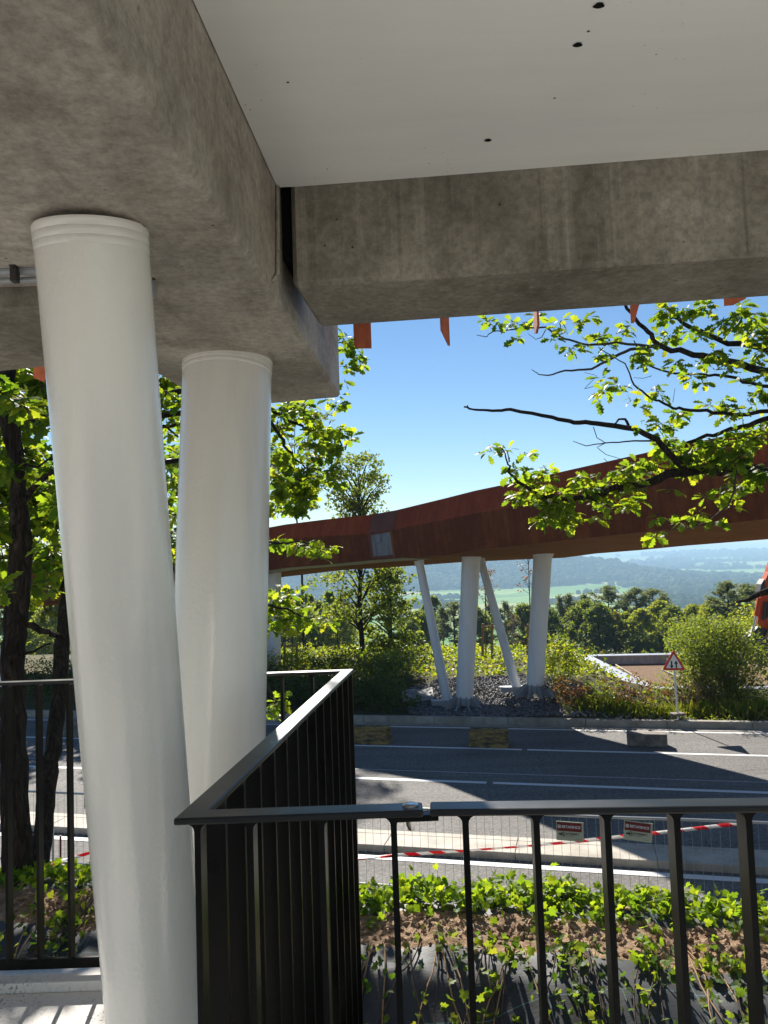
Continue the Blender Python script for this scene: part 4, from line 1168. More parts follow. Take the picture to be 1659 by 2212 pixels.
for px, py, dens, lab in VN:
    p = hit_bank(px, py)
    t = thing('ivy_vine', lab, 'ivy vine', p, 'ivy vines trailing down the near bank')
    x, w = p.x, p.y + .19 * p.x
    stems = MB(); LP = []
    for s in range(3):
        pts = []; xo = rng.normal(0, .04); lean = rng.normal(0, .22)
        for k in range(16):
            f = k / 15; xx_ = x + xo + lean * f + .03 * math.sin(f * 9 + s); ww_ = w + .05 - f * rng.uniform(1.25, 1.4) * (1 if s else .7)
            pts.append(V(bpt(xx_, ww_, .018)))
        stems.tube(pts, [.0045 * (1 - .5 * i / 15) for i in range(16)], 5)
        for k in range(int(20 * dens)):
            i = rng.integers(0, 15); q = pts[i].lerp(pts[i + 1], rng.random())
            LP.append((q.x + rng.normal(0, .05 * (1 + dens * .35)), q.y + rng.normal(0, .03), q.z + abs(rng.normal(.012, .028))))
    stems.build('stem', M['wood'] if dens < 1.05 else M['twig'], t)
    LP = np.array(LP); leaf_mesh('leaves', IVY, LP, rng.uniform(.024, .056, len(LP)), M['ivy_dark'], t, up=.35)

# ================================================================== oaks beside the bridge
def px_branch(mb, pts, Y, r0, r1, dY=0, n=7, wob=.35):
    """limb following surveyed bearings; distance drifts along it"""
    P = [atY(x, y, Y + dY * i / max(1, len(pts) - 1) + rng.normal(0, .04)) for i, (x, y) in enumerate(pts)]
    # densify with slight crookedness
    D = []
    for i in range(len(P) - 1):
        for k in range(4):
            q = P[i].lerp(P[i + 1], k / 4)
            if k: q += V(rng.normal(0, r0 * wob, 3))
            D.append(q)
    D.append(P[-1])
    mb.tube(D, [r0 + (r1 - r0) * (i / (len(D) - 1)) for i in range(len(D))], n)
    return D
def leaf_sprays(cl, Y, per, twig_mb, size=(.085, .13), jit=.35):
    """cl: (px, py, radius px): sprays of lobed leaves around twig ends"""
    Ps, Ax = [], []
    for x, y, r in cl:
        c = atY(x, y, Y + rng.normal(0, jit)); rr = r / F * c.y
        k = max(1, int(per * (rr / .2) ** 2))
        for _ in range(k):
            e = np.array(c) + sphere(1)[0] * rr * rng.random() ** .5 * np.array([1, 1.1, .85])
            n = int(rng.integers(5, 9))
            ax = sphere(n); ax[:, 2] = ax[:, 2] * .55 - .18
            Ps.append(e + ax * rng.uniform(.01, .05, (n, 1))); Ax.append(ax)
            if twig_mb is not None:
                b = c + (V(e) - c) * .15
                twig_mb.tube([b, (b + V(e)) / 2 + V(rng.normal(0, .02, 3)), V(e)], [.005, .004, .002], 4, False)
    P = np.vstack(Ps); A = np.vstack(Ax)
    return P, A
def z3(lst, ox, oy, sc): return [(ox + a * sc, oy + b * sc, r * sc) for a, b, r in lst]
def oak_crown(name, t, P, A, size=(.08, .14)):
    return leaf_mesh(name, OAK, P, rng.uniform(size[0], size[1], len(P)), M['oak'], t, up=.55, axis=A)

# --- right oak (trunk beyond the frame)
ro = thing('oak_tree', 'oak whose branches reach in over the walkway at the upper right, trunk out of view', 'tree', V((5.6, 7.4, .8)))
zz = lambda pts: [(1026 + x * .3815, 621 + y * .3815) for x, y in pts]
tr = MB(); tw = MB()
tr.tube([V((5.6, 7.4, .2)), V((5.55, 7.4, 2.5)), V((5.4, 7.45, 4.6)), V((5.3, 7.4, 6.4)), V((5.2, 7.5, 8.5)), V((5.1, 7.6, 10.5))], [.24, .2, .18, .15, .11, .05], 14)
L1 = px_branch(tr, [(2010, 1190)] + zz([(1900, 1180), (1659, 1055), (1440, 1015), (1180, 1050), (1000, 1100), (860, 1120), (720, 1175), (600, 1190), (430, 1180), (240, 1100), (200, 1010), (150, 910)]), 7.4, .068, .005)
px_branch(tr, zz([(1200, 1040), (1120, 960), (1030, 860), (900, 800), (690, 770), (560, 765), (440, 735), (200, 690), (100, 698), (0, 692), (-62, 676)]), 7.3, .034, .008, n=8, wob=.12)
px_branch(tr, zz([(0, 692), (-30, 690), (-45, 668)]), 7.3, .008, .004)
px_branch(tr, zz([(870, 780), (850, 745), (815, 745), (795, 770)]), 7.3, .014, .008, n=6, wob=.1)
px_branch(tr, [(2010, 930)] + zz([(1659, 480), (1500, 430), (1290, 385), (1040, 325), (960, 230), (860, 120), (790, 20)]), 7.6, .045, .012)
px_branch(tw, zz([(1040, 325), (880, 350), (760, 410), (660, 462), (510, 470), (420, 497), (360, 492), (320, 465)]), 7.6, .018, .003, wob=.2)
px_branch(tr, [(2005, 880)] + zz([(1659, 355), (1370, 290), (1180, 205), (1080, 110), (1000, 20)]), 7.9, .038, .013)
px_branch(tr, [(2008, 900)] + zz([(1659, 740), (1500, 790), (1400, 820), (1200, 880), (1120, 950)]), 7.5, .03, .014)
px_branch(tr, [(2000, 910)] + zz([(1659, 700), (1500, 720), (1350, 712), (1180, 690), (1100, 670), (1000, 630), (900, 550), (850, 430), (700, 340)]), 7.4, .024, .004)
px_branch(tw, zz([(1050, 340), (800, 310), (640, 325), (500, 290), (400, 225), (300, 230), (190, 240), (100, 250), (60, 280), (10, 270)]), 7.6, .014, .003, wob=.25)
px_branch(tw, zz([(400, 240), (380, 280), (345, 295), (300, 260)]), 7.6, .005, .002)
px_branch(tw, zz([(1000, 868), (880, 870), (740, 880), (630, 897), (555, 870)]), 7.3, .009, .003, wob=.2)
px_branch(tw, zz([(670, 790), (690, 850), (740, 880)]), 7.3, .004, .004); px_branch(tw, zz([(740, 880), (690, 905), (740, 945), (820, 970), (950, 972)]), 7.3, .004, .002)
px_branch(tw, zz([(730, 968), (770, 1005), (820, 990), (822, 972)]), 7.3, .003, .002)
px_branch(tw, zz([(1480, 1040), (1470, 1150), (1430, 1240), (1330, 1320), (1220, 1365), (1110, 1370), (1060, 1390)]), 7.2, .012, .003, wob=.2)
px_branch(tw, zz([(1290, 1280), (1140, 1270), (1100, 1300)]), 7.2, .004, .002)
px_branch(tr, [(2004, 900)] + zz([(1659, 560), (1560, 540), (1400, 500), (1250, 490), (1100, 480), (950, 430), (900, 300)]), 7.8, .022, .006)
px_branch(tr, [(2012, 1215)] + [(1800, 1235), (1659, 1277), (1625, 1290), (1590, 1301)], 6.6, .05, .010, n=8, wob=.15)
px_branch(tw, zz([(670, 560), (620, 575), (690, 500), (620, 480)]), 7.4, .003, .002)
px_branch(tw, zz([(1000, 500), (950, 515), (900, 510)]), 7.4, .003, .002); px_branch(tw, zz([(1120, 650), (1133, 570)]), 7.4, .003, .002)
CL = [(90, 930, 40), (180, 930, 40), (280, 950, 35), (230, 1040, 60), (330, 1100, 90), (420, 1200, 110), (520, 1260, 100), (600, 1130, 80), (700, 1150, 100), (800, 1110, 90), (900, 1080, 80), (520, 1320, 50), (390, 1300, 60), (260, 1210, 55), (700, 1260, 60), (860, 1200, 55), (930, 1220, 40),
      (400, 1030, 50), (650, 1060, 55), (830, 1040, 60), (980, 1000, 80), (1100, 900, 90), (1200, 960, 110), (1050, 800, 60), (960, 750, 40), (1300, 900, 90), (1250, 1040, 70), (1400, 880, 80), (1500, 960, 80), (1600, 860, 90), (1550, 1090, 80), (1450, 1180, 50), (1620, 1050, 60), (1620, 760, 50), (1140, 740, 50), (1500, 860, 70), (1360, 980, 70),
      (1050, 1395, 40), (1240, 1290, 45), (1200, 1320, 35), (1040, 1285, 35), (1340, 1310, 35), (1450, 1265, 35), (1400, 1150, 45), (1500, 1140, 60), (1320, 1180, 30), (1130, 1130, 30), (680, 1320, 20), (520, 1350, 25),
      (60, 190, 40), (140, 200, 35), (220, 290, 40), (230, 200, 45), (330, 190, 45), (480, 200, 50), (560, 340, 45), (600, 200, 50), (700, 270, 50), (700, 400, 45), (760, 290, 55), (850, 250, 50), (930, 400, 55), (990, 350, 50), (1100, 280, 65), (1100, 170, 70), (1250, 130, 80), (1250, 250, 60), (1400, 200, 70), (1400, 360, 60), (1550, 260, 80), (1550, 150, 80), (1600, 400, 60), (1450, 450, 50), (1300, 440, 50), (1150, 430, 50), (1220, 495, 40), (1290, 540, 22), (1500, 530, 40), (1620, 600, 60), (460, 300, 30), (640, 340, 30), (1650, 300, 70), (1640, 500, 50),
      (740, 500, 30), (740, 600, 45), (700, 640, 25), (780, 570, 40), (850, 580, 35), (1030, 590, 50), (930, 640, 40), (930, 680, 20), (1400, 690, 70), (1480, 680, 45), (1550, 650, 40), (1340, 650, 30), (1100, 780, 40)]
P, A = leaf_sprays(z3(CL, 1026, 621, .3815), 7.45, 17, tw)
# the rest of its crown, above and beyond the frame
P2 = clusters([(rng.uniform(3.6, 8), rng.uniform(6, 9.5), rng.uniform(5, 11)) for _ in range(50)], [.8] * 50, [26] * 50)
P2 = P2[P2[:, 0] > 3.9 + .0 * P2[:, 1]]
P = np.vstack([P, P2]); a2 = sphere(len(P2)); a2[:, 2] = a2[:, 2] * .5 - .2; A = np.vstack([A, a2])
tr.build('trunk', M['bark'], ro, smooth=True); tag(tw.build('twigs', M['twig'], ro), kind='stuff'); oak_crown('crown', ro, P, A)

# --- left oaks: two trunks rooted on the near bank
def hit_or(px, py): return hit_bank(px, py)
lo1 = thing('oak_tree', 'dark thick oak trunk at the picture edge behind the far railing, dense leafy crown', 'tree', atZ(38, 1892, 2.42))
tr = MB(); tw = MB(); Y1 = lo1.location.y
def trunk(mb, pts, Y0, Y1_, r):
    P = [atY(x, y, Y0 + (Y1_ - Y0) * i / (len(pts) - 1)) for i, (x, y) in enumerate(pts)]
    D = []; Rr = []
    for i in range(len(P) - 1):
        for k in range(5):
            D.append(P[i].lerp(P[i + 1], k / 5) + V(rng.normal(0, .006, 3))); Rr.append(r[i] + (r[i + 1] - r[i]) * k / 5 + rng.normal(0, .002))
    D.append(P[-1]); Rr.append(r[-1]); mb.tube(D, Rr, 16); return D
trunk(tr, [(36, 1925), (36, 1880), (33, 1720), (28, 1550), (28, 1420), (36, 1300), (48, 1180), (40, 1080), (38, 1000), (14, 880), (6, 800), (-10, 640), (-60, 400)], Y1, Y1 + .3, [.125, .105, .092, .085, .08, .082, .08, .06, .05, .075, .08, .08, .06])
px_branch(tr, [(36, 1330), (70, 1350), (110, 1370), (150, 1372), (240, 1395)], Y1, .03, .010)
px_branch(tr, [(38, 1090), (60, 1070), (85, 1040), (140, 1010), (240, 960)], Y1 + .1, .03, .012)
px_branch(tr, [(8, 850), (40, 890), (80, 915), (140, 870)], Y1 + .1, .03, .008)
px_branch(tr, [(20, 1420), (60, 1410), (110, 1390)], Y1, .015, .006)
px_branch(tr, [(36, 1000), (80, 1010), (120, 980)], Y1 + .1, .012, .006)
CL = [(x, y, r) for x, y, r in [(rng.uniform(-80, 170), rng.uniform(770, 1140), rng.uniform(18, 34)) for _ in range(95)] + [(rng.uniform(-80, 150), rng.uniform(1140, 1300), rng.uniform(14, 26)) for _ in range(30)] + [(8, 1230, 22), (4, 1270, 22), (100, 1130, 22), (120, 1180, 20), (90, 1240, 18)]]
P, A = leaf_sprays(CL, Y1 + 1.3, 30, tw, jit=.8)
P2 = clusters([(rng.uniform(-7, -1.2), rng.uniform(5.8, 9.0), rng.uniform(6.8, 10)) for _ in range(26)], [.7] * 26, [14] * 26)  # unseen upper crown, put in for its dappled shadows
P3 = clusters([(rng.uniform(-5.5, -2.75), rng.uniform(8.8, 11), rng.uniform(4.6, 7.4)) for _ in range(60)], [.55] * 60, [40] * 60)  # extra leaf clusters added to shade the bank behind the far railing
P2 = np.vstack([P2, P3])
a2 = sphere(len(P2)); a2[:, 2] = a2[:, 2] * .5 - .2
tr.build('trunk', M['bark'], lo1, smooth=True); tag(tw.build('twigs', M['twig'], lo1), kind='stuff'); oak_crown('crown', lo1, np.vstack([P, P2]), np.vstack([A, a2]))

lo2 = thing('oak_tree', 'slimmer oak trunk leaning away behind the near column, its branches hanging past both columns', 'tree', atZ(80, 1885, 2.40))
tr = MB(); tw = MB(); Y2 = lo2.location.y
trunk(tr, [(78, 1925), (82, 1870), (98, 1740), (114, 1620), (128, 1500), (138, 1370), (146, 1270), (175, 1100), (230, 900), (300, 700)], Y2, Y2 + 1.6, [.088, .072, .066, .062, .06, .06, .056, .05, .05, .04])
sc5 = lambda pts: [(540 + x * .1953, 675 + y * .1953) for x, y in pts]
sc3 = lambda pts: [(540 + x * .1627, 1161 + y * .1627) for x, y in pts]
px_branch(tr, [(240, 880), (360, 850), (480, 850)] + sc5([(240, 1065), (380, 1170), (520, 1230), (660, 1310), (760, 1330)]), 7.4, .035, .008, .6)
px_branch(tr, [(230, 900), (340, 900), (470, 880)] + sc5([(240, 1220), (330, 1370), (420, 1530), (520, 1640), (640, 1730), (840, 1745)]), 7.4, .03, .004, .6)
px_branch(tr, [(175, 1100), (350, 1000), (480, 980)] + sc5([(240, 1800), (450, 1850), (700, 1830)]), 7.2, .03, .006, .6)
px_branch(tr, [(146, 1290), (340, 1240), (480, 1210)] + sc3([(260, 60), (450, 70), (700, 60), (900, 110)]), 7.0, .022, .004, .8)
px_branch(tr, [(140, 1370), (340, 1350), (480, 1320)] + sc3([(250, 900), (560, 980), (720, 1060), (940, 1070)]), 6.9, .022, .004, .8)
px_branch(tr, [(345, 925), (378, 918), (396, 912)], 7.5, .02, .015); px_branch(tr, [(360, 922), (385, 945)], 7.5, .012, .008)
px_branch(tw, [(560, 1440), (585, 1500), (590, 1530)], 7.6, .01, .004)
CL5 = [(1150, 300, 50), (1080, 250, 60), (1100, 380, 90), (1200, 500, 80), (1150, 600, 50), (1060, 600, 70), (1050, 740, 50), (960, 900, 40), (980, 1020, 50), (920, 1050, 55), (830, 960, 45), (400, 1080, 110), (600, 1080, 100), (720, 1130, 80), (520, 1120, 70), (300, 1230, 60), (330, 1300, 90), (700, 1250, 100), (850, 1350, 130), (1000, 1300, 90), (1130, 1370, 55), (950, 1480, 90), (720, 1450, 80), (760, 1580, 75), (880, 1530, 70), (600, 1390, 55), (300, 1560, 90), (430, 1620, 100), (520, 1540, 55), (300, 1800, 100), (420, 1820, 110), (600, 1780, 80), (650, 1690, 45), (900, 1720, 65), (960, 1830, 70), (1010, 1840, 40), (800, 1800, 70), (700, 1850, 90), (500, 1950, 110), (350, 1980, 120), (600, 2050, 100), (300, 2130, 110), (500, 2150, 90), (660, 1960, 70), (640, 2120, 50)]
CL3 = [(330, 50, 70), (450, 70, 85), (600, 90, 80), (720, 110, 50), (820, 130, 75), (900, 120, 85), (960, 200, 70), (980, 265, 45), (1040, 140, 40), (280, 30, 50),
       (330, 740, 80), (400, 800, 100), (560, 800, 80), (620, 680, 60), (500, 900, 100), (350, 950, 110), (600, 960, 80), (420, 1100, 100), (330, 1200, 70), (450, 1230, 55), (590, 1250, 40), (600, 1080, 90), (720, 1090, 70), (760, 1160, 45), (850, 1150, 70), (900, 1090, 80), (970, 1060, 55), (990, 1130, 45), (300, 1060, 70), (400, 700, 50), (270, 880, 60), (700, 950, 40)]
CLg = [(370, 830, 26), (352, 845, 18), (360, 880, 22), (385, 870, 16), (375, 905, 14), (365, 940, 14), (372, 1040, 18), (362, 1085, 20), (380, 1110, 16), (372, 1160, 18), (378, 1210, 14), (345, 820, 20), (590, 1525, 17), (585, 1548, 14), (600, 1512, 12), (330, 1000, 26), (320, 1120, 26)]
P, A = leaf_sprays(z3(CL5, 540, 675, .1953), 8.0, 32, tw, jit=.3)
Pb, Ab = leaf_sprays(z3(CL3, 540, 1161, .1627), 7.8, 30, tw, jit=.3)
Pc, Ac = leaf_sprays(CLg, 7.4, 30, tw, jit=.4)
P2 = clusters([(rng.uniform(-4.2, -.9), rng.uniform(6.8, 9.0), rng.uniform(6.9, 9.6)) for _ in range(36)], [.7] * 36, [16] * 36)  # hidden upper leaves added for the shade they throw
P2 = P2[P2[:, 0] / P2[:, 1] < -.10]
a2 = sphere(len(P2)); a2[:, 2] = a2[:, 2] * .5 - .2
tr.build('trunk', M['bark'], lo2, smooth=True); tag(tw.build('twigs', M['twig'], lo2), kind='stuff'); oak_crown('crown', lo2, np.vstack([P, Pb, Pc, P2]), np.vstack([A, Ab, Ac, a2]))

# ================================================================== planting on the far bank
def fz(x, y): return far_bank(x, y)
def shrub(name, label, cat, x, y, h, r, n, size, mat, group=None, stems=6, shape=OVAL, z0=None, up=.5, per=16):
    z = fz(x, y) if z0 is None else z0
    t = thing(name, label, cat, V((x, y, z)), group)
    m_ = MB(); cs = []
    for _ in range(stems):
        d = sphere(1)[0]; e = V((x + d[0] * r * .7, y + d[1] * r * .7, z + h * rng.uniform(.5, .8)))
        m_.tube([V((x + d[0] * .08, y + d[1] * .08, z - .05)), V((x + d[0] * r * .3, y + d[1] * r * .3, z + h * .4)), e], [.006 * h, .005 * h, .002 * h], 5)
    m_.build('stems', M['twig'], t)
    k = max(1, n // per)
    for _ in range(k):
        d = sphere(1)[0]; lump = .62 + .75 * (mnoise.noise(V(d * 1.6) + V((x * 3, y * 3, h))) + .5); d = d * rng.random() ** .4 * min(1.3, lump)
        cs.append((x + d[0] * r, y + d[1] * r, z + h * (.5 + .5 * d[2])))
    P = clusters(cs, [r * .28] * k, [per] * k)
    P = P[P[:, 2] > z]
    leaf_mesh('leaves', shape, P, rng.uniform(size * .6, size * 1.25, len(P)), mat, t, up=up)
    return t
def on_bank(px, py, Y=None, w=None):
    """point on the far bank seen at a pixel"""
    d = sight(px, py); t = 19.0
    while t < 60:
        p = EYE + d * t
        if p.z < far_bank(p.x, p.y): return p
        t += .05
    return EYE + d * 26
HD = [(575, 1530, 1.2, 'dark low shrub on the far kerb just past the second near column'), (640, 1535, 1.15, 'dark green hedge shrub seen between the far railing bars'), (700, 1538, 1.2, 'dark hedge shrub just outside the far railing corner'), (760, 1540, 1.25, 'dark hedge shrub on the kerb above the yellow block'), (815, 1540, 1.2, 'hedge shrub with brown-tinted leaves beside the gravel'), (860, 1543, .62, 'low leafy plant spilling over the kerb beside the gravel'), (520, 1528, 1.3, 'dark hedge shrub hidden behind the second near column'),
      (130, 1520, 1.3, 'dark green shrub across the road between the two oak trunks'), (60, 1518, 1.4, 'dark shrub across the road behind the thick oak trunk'), (200, 1522, 1.2, 'dark shrub across the road behind the near column'), (-30, 1515, 1.4, 'dark shrub across the road beyond the edge of the picture'), (330, 1520, 1.3, 'dark shrub across the road between the two near columns')]
for px, py, h, lab in HD:
    p = on_bank(px, py); r = .95 if h > .8 else .6
    shrub('hedge_shrub', lab, 'shrub', p.x, p.y + .5 * (h > .8), h, r, 1500 if h > .8 else 700, .10, M['hedge'], 'dark shrubs along the far kerb', 8)
for px, py, lab in ((735, 1470, 'leafy shrub with sunlit top behind the railing corner'), (640, 1462, 'sunlit hedge shrub behind the second column'), (830, 1465, 'sunlit shrub left of the leaning strut'), (550, 1460, 'sunlit hedge shrub hidden by the second column')):
    p = on_bank(px, py); shrub('hedge_shrub', lab, 'shrub', p.x, p.y, .95, 1.15, 1500, .10, M['cover'] if px in (640,) else M['hedge'], 'sunlit shrubs on the far bank')
# reddish saplings on the right
RD_ = [(1212, 1535, .9, 'small reddish shrub beside the second thick column base'), (1240, 1540, .8, 'red twiggy shrub left of the building corner'), (1268, 1538, .8, 'red and green sapling before the building corner'), (1296, 1542, .75, 'pale green sapling against the building wall'), (1322, 1538, .9, 'thin sapling with yellow-green leaves against the parapet'), (1350, 1543, 1.0, 'russet shrub below the slanting parapet'), (1376, 1540, 1.05, 'deep red shrub midway along the slanting parapet'), (1402, 1545, .95, 'red shrub beside the end of the slanting parapet'), (1428, 1543, .9, 'yellow-green shrub left of the road sign post'), (1486, 1542, .85, 'yellow-green shrub right of the road sign post'), (1225, 1515, 1.0, 'bright green bush behind the second thick column base'), (1455, 1528, .7, 'small red shrub behind the road sign post')]
for i, (px, py, h, lab) in enumerate(RD_):
    p = on_bank(px, py)
    shrub('small_shrub', lab, 'shrub', p.x, p.y + .4, h, .42, 300, .075, M['cover'] if ('green' in lab and 'red' not in lab) else M['red'], 'young shrubs in front of the building', 7)
p = on_bank(1205, 1478); shrub('bracken_bush', 'bright green feathery bush behind the second thick column', 'bush', p.x + .1, p.y + .5, 1.5, .9, 1600, .1, M['cover'], None)
p = on_bank(1232, 1478); shrub('bracken_bush', 'lime feathery bush just left of the building corner', 'bush', p.x - .1, p.y + .6, 1.0, .6, 800, .1, M['tree_light'], None)
# taller bushes at the right
p = on_bank(1548, 1535); shrub('large_bush', 'large dark-leaved bush right of the road sign', 'bush', p.x - .05, p.y + .7, 2.35, 1.05, 6500, .085, M['tree'], None, 12)
shrub('large_bush', 'tall mid green bush mass between the road sign bush and the excavator bucket', 'bush', 9.75, 22.6, 3.0, 1.15, 8000, .095, M['tree'], None, 12, z0=-.3)
shrub('large_bush', 'bushy willow thicket behind the building left of the excavator', 'bush', 15.6, 33.5, 2.9, 1.7, 5200, .16, M['tree_light'], None, 10, z0=-1.0)
shrub('large_bush', 'mid green thicket behind the building roof next to the big bush', 'bush', 13.7, 34.5, 2.5, 1.4, 3600, .16, M['tree'], None, 10, z0=-1.0)
p = on_bank(1520, 1545); shrub('dry_weed_clump', 'brown dry weed clump below the large dark bush', 'weeds', p.x, p.y + .35, .95, .75, 1800, .07, M['dry'], None, 14)
p = on_bank(1600, 1540); shrub('dry_weed_clump', 'brown dry weeds at the picture edge above the kerb grass', 'weeds', p.x + .2, p.y + .9, 1.0, .8, 1600, .07, M['dry'], None, 14)
# tall grass tufts by the kerb
GR = [(1500, 1562, .45, 'grass tuft right of the sign foot'), (1545, 1563, .55, 'broad green grass tuft below the dry weeds'), (1600, 1566, .6, 'tall grass clump near the picture edge'), (1650, 1568, .65, 'tallest grass clump at the picture edge'), (1290, 1545, .4, 'grass tuft below the pale sapling'), (1330, 1548, .42, 'green grass tuft on the black ground sheet'), (1400, 1556, .32, 'small grass tuft left of the sign foot'), (1440, 1558, .3, 'thin grass tuft just beside the sign foot')]
for px, py, h, lab in GR:
    p = on_bank(px, py - 8); n = 420
    P = np.column_stack([p.x + rng.normal(0, .28, n), p.y + .15 + rng.normal(0, .16, n), np.zeros(n)]); P[:, 2] = [fz(a, b) for a, b in P[:, :2]]
    ax = rng.normal(0, .5, (n, 3)); ax[:, 2] = 1
    o = leaf_mesh('grass_clump', BLADE * np.array([1.0, 1, 1]), P, rng.uniform(.35, 1.1, n) * h, M['grass'], None, up=0, axis=ax, base=p)
    tag(o, lab, 'grass', 'grass clumps along the far kerb')
# ground cover over the plateau
m = 15000; P = []
while len(P) < m:
    u = rng.uniform(-16, 12); w = rng.uniform(2.6, 14.5) ; p = road(u, 21.1 + w)
    if p.x > 7.0 and w > 3: continue
    if w < 3.4 and .3 < p.x < 6.6: continue
    if mnoise.noise(V((p.x * .8, p.y * .8, 3))) < -.3: continue
    P.append((p.x, p.y, far_bank(p.x, p.y) + abs(rng.normal(.06, .13)) * (1.3 + mnoise.noise(V((p.x * .9, p.y * .9, 8))))))
P = np.array(P)
tag(leaf_mesh('ground_cover', OVAL * np.array([1.5, 1, 1]), P, rng.uniform(.07, .16, m), M['cover'], up=.5), 'sunlit yellow-green ground cover on the plateau behind the gravel', 'ground cover', kind='stuff')
m = 2600; P = []
while len(P) < m:
    x = rng.uniform(4.6, 13); w = abs(rng.normal(.5, .6)) + .08; p0_ = road(0, 21.1 + w); u = (x - p0_.x) / RU.x; p = road(u, 21.1 + w)
    if mnoise.noise(V((p.x * 1.6, p.y * 1.6, 5))) < .0: continue
    P.append((p.x, p.y, far_bank(p.x, p.y) + abs(rng.normal(.05, .08))))
tag(leaf_mesh('weeds', OVAL, np.array(P), rng.uniform(.03, .08, m), M['cover'], up=.4), 'low green weeds among the stones and sheet along the kerb', 'weeds', kind='stuff')

# timber frames staking young trees
def tree_frame(px0, px1, py_top, py_bot, Y, label, lab2, mat, tall):
    a0, a1 = atY(px0, py_bot, Y), atY(px1, py_bot, Y); t0, t1 = atY(px0 + 2, py_top, Y), atY(px1 + 1, py_top, Y)
    t = thing('stake_frame', label, 'tree stake', (a0 + a1) / 2, 'timber frames around young trees')
    for a, b in ((a0, t0), (a1, t1)):
        MB().tube([a - V((0, 0, .4)), b], .045, 8).build('post', M['wood'], t, smooth='auto')
    MB().tube([t0 - V((.05, 0.05, .12)), t1 + V((.05, -.05, -.12))], .04, 8).build('crossbar', M['wood'], t, smooth='auto')
    c = (a0 + a1) / 2; c.y += .3
    y = thing('young_tree', lab2, 'young tree', c, 'young trees in timber frames')
    top = c + V((.1, 0, tall)); st = MB().tube([c - V((0, 0, .3)), c.lerp(top, .5) + V((.03, 0, 0)), top], [.03, .022, .006], 6)
    cs = []
    for k in range(16):
        q = c.lerp(top, rng.uniform(.45, .98)); d = sphere(1)[0]; e = q + V((d[0] * .5, d[1] * .5, abs(d[2]) * .5 + .1)); st.tube([q, e], [.008, .003], 4); cs.append(tuple(e)); cs.append(tuple(q.lerp(e, .6)))
    st.build('trunk', M['twig'], y)
    leaf_mesh('crown', OVAL, clusters(cs, [.16] * len(cs), [7] * len(cs)), .07 + rng.random(7 * len(cs)) * .05, mat, y, up=.4)
tree_frame(1041, 1062, 1347, 1418, 28.5, 'pale timber stake frame seen between the scuffed column and the second strut', 'thin young tree with sparse reddish leaves in the pale stake frame', M['young'], 3.6)
tree_frame(1138, 1160, 1348, 1425, 28.0, 'timber stake frame half hidden behind the second thick column', 'tall young tree with rusty leaves beside the second thick column', M['young'], 4.4)
tree_frame(613, 640, 1388, 1448, 27.5, 'brown timber stake frame right of the second near column', 'young tree with few green leaves in the brown stake frame', M['tree_light'], 2.2)

# ================================================================== trees
def make_tree(name, label, cat, base, H, r, trunk_r, n, size, mat, tmat, crown_from=.25, shape=CLUMP, group=None, per=26, cl=.3, lean=0, up=.4, profile=None, limbs=9):
    base = V(base)
    t = thing(name, label, cat, base, group)
    m_ = MB(); top = base + V((lean, 0, H * .95))
    tp = [base - V((0, 0, .5)), base.lerp(top, .3) + V((rng.normal(0, .08), 0, 0)), base.lerp(top, .6) + V((rng.normal(0, .12), 0, 0)), top]
    m_.tube(tp, [trunk_r, trunk_r * .8, trunk_r * .5, trunk_r * .1], 8)
    k = max(1, n // per); cs = []
    prof = profile or (lambda f: math.sin(math.pi * min(1, max(.0, .12 + f * .86))) ** .7)
    for _ in range(k):
        f = rng.random(); a = rng.uniform(0, 2 * math.pi); rad = r * prof(f) * rng.uniform(.25, 1) ** .6 * rng.uniform(.55, 1.25)
        z = H * (crown_from + (1 - crown_from) * f)
        q = base.lerp(top, z / H * .98)
        cs.append((q.x + math.cos(a) * rad, q.y + math.sin(a) * rad, base.z + z))
    for c in cs[:limbs]:
        h = c[2] - base.z; s = base.lerp(top, max(.15, (h - r * .5) / H)); m_.tube([s, s.lerp(V(c), .5) + V((0, 0, .1 * r)), V(c)], [trunk_r * .35, trunk_r * .22, trunk_r * .06], 5)
    m_.build('trunk', tmat, t, smooth=True)
    P = clusters(cs, [r * cl] * k, [per] * k, .7)
    leaf_mesh('crown', shape, P, rng.uniform(size * .6, size * 1.3, len(P)), mat, t, up=up)
    return t
# tall tree rising behind the walkway
t = make_tree('tall_tree', 'tall slender tree standing behind the rust walkway, its top above the parapet', 'tree', atY(786, 1432, 33), 8.9, 2.0, .12, 7600, .13, M['tree'], M['bark'], .2, OVAL * np.array([1.6, 1, 1]), per=14, cl=.16, limbs=60, profile=lambda f: (.62 + .38 * math.sin(f * 9)) * (1.25 - .75 * f) + .15)
make_tree('leafy_tree', 'dense dark leafy tree beside the tall slender tree under the walkway', 'tree', atY(842, 1432, 34), 4.4, 1.35, .12, 4200, .16, M['tree'], M['bark'], .05, OVAL * np.array([1.6, 1, 1]), per=30, cl=.25)
make_tree('pine_tree', 'grey-green pine whose soft crown shows beside the oak leaves above the walkway', 'tree', atY(655, 1432, 34), 13.2, 1.7, .06, 900, .36, M['pine'], M['bark'], .52, STAR, per=12, cl=.22)
# unseen crowns behind the leaves at the left keep that side closed and shade the hedge
for x, y, h, lab in ((-7.5, 31, 9, 'large leafy tree across the road behind the near column'), (-11.5, 32, 10, 'large leafy tree across the road behind the oak trunks'), (-16, 30, 9.5, 'large leafy tree across the road at the picture edge')):
    make_tree('leafy_tree', lab, 'tree', V((x, y, .4)), h, 2.6, .2, 5200, .24, M['tree'], M['bark'], .12, OVAL * np.array([1.6, 1, 1]), per=30, cl=.22)

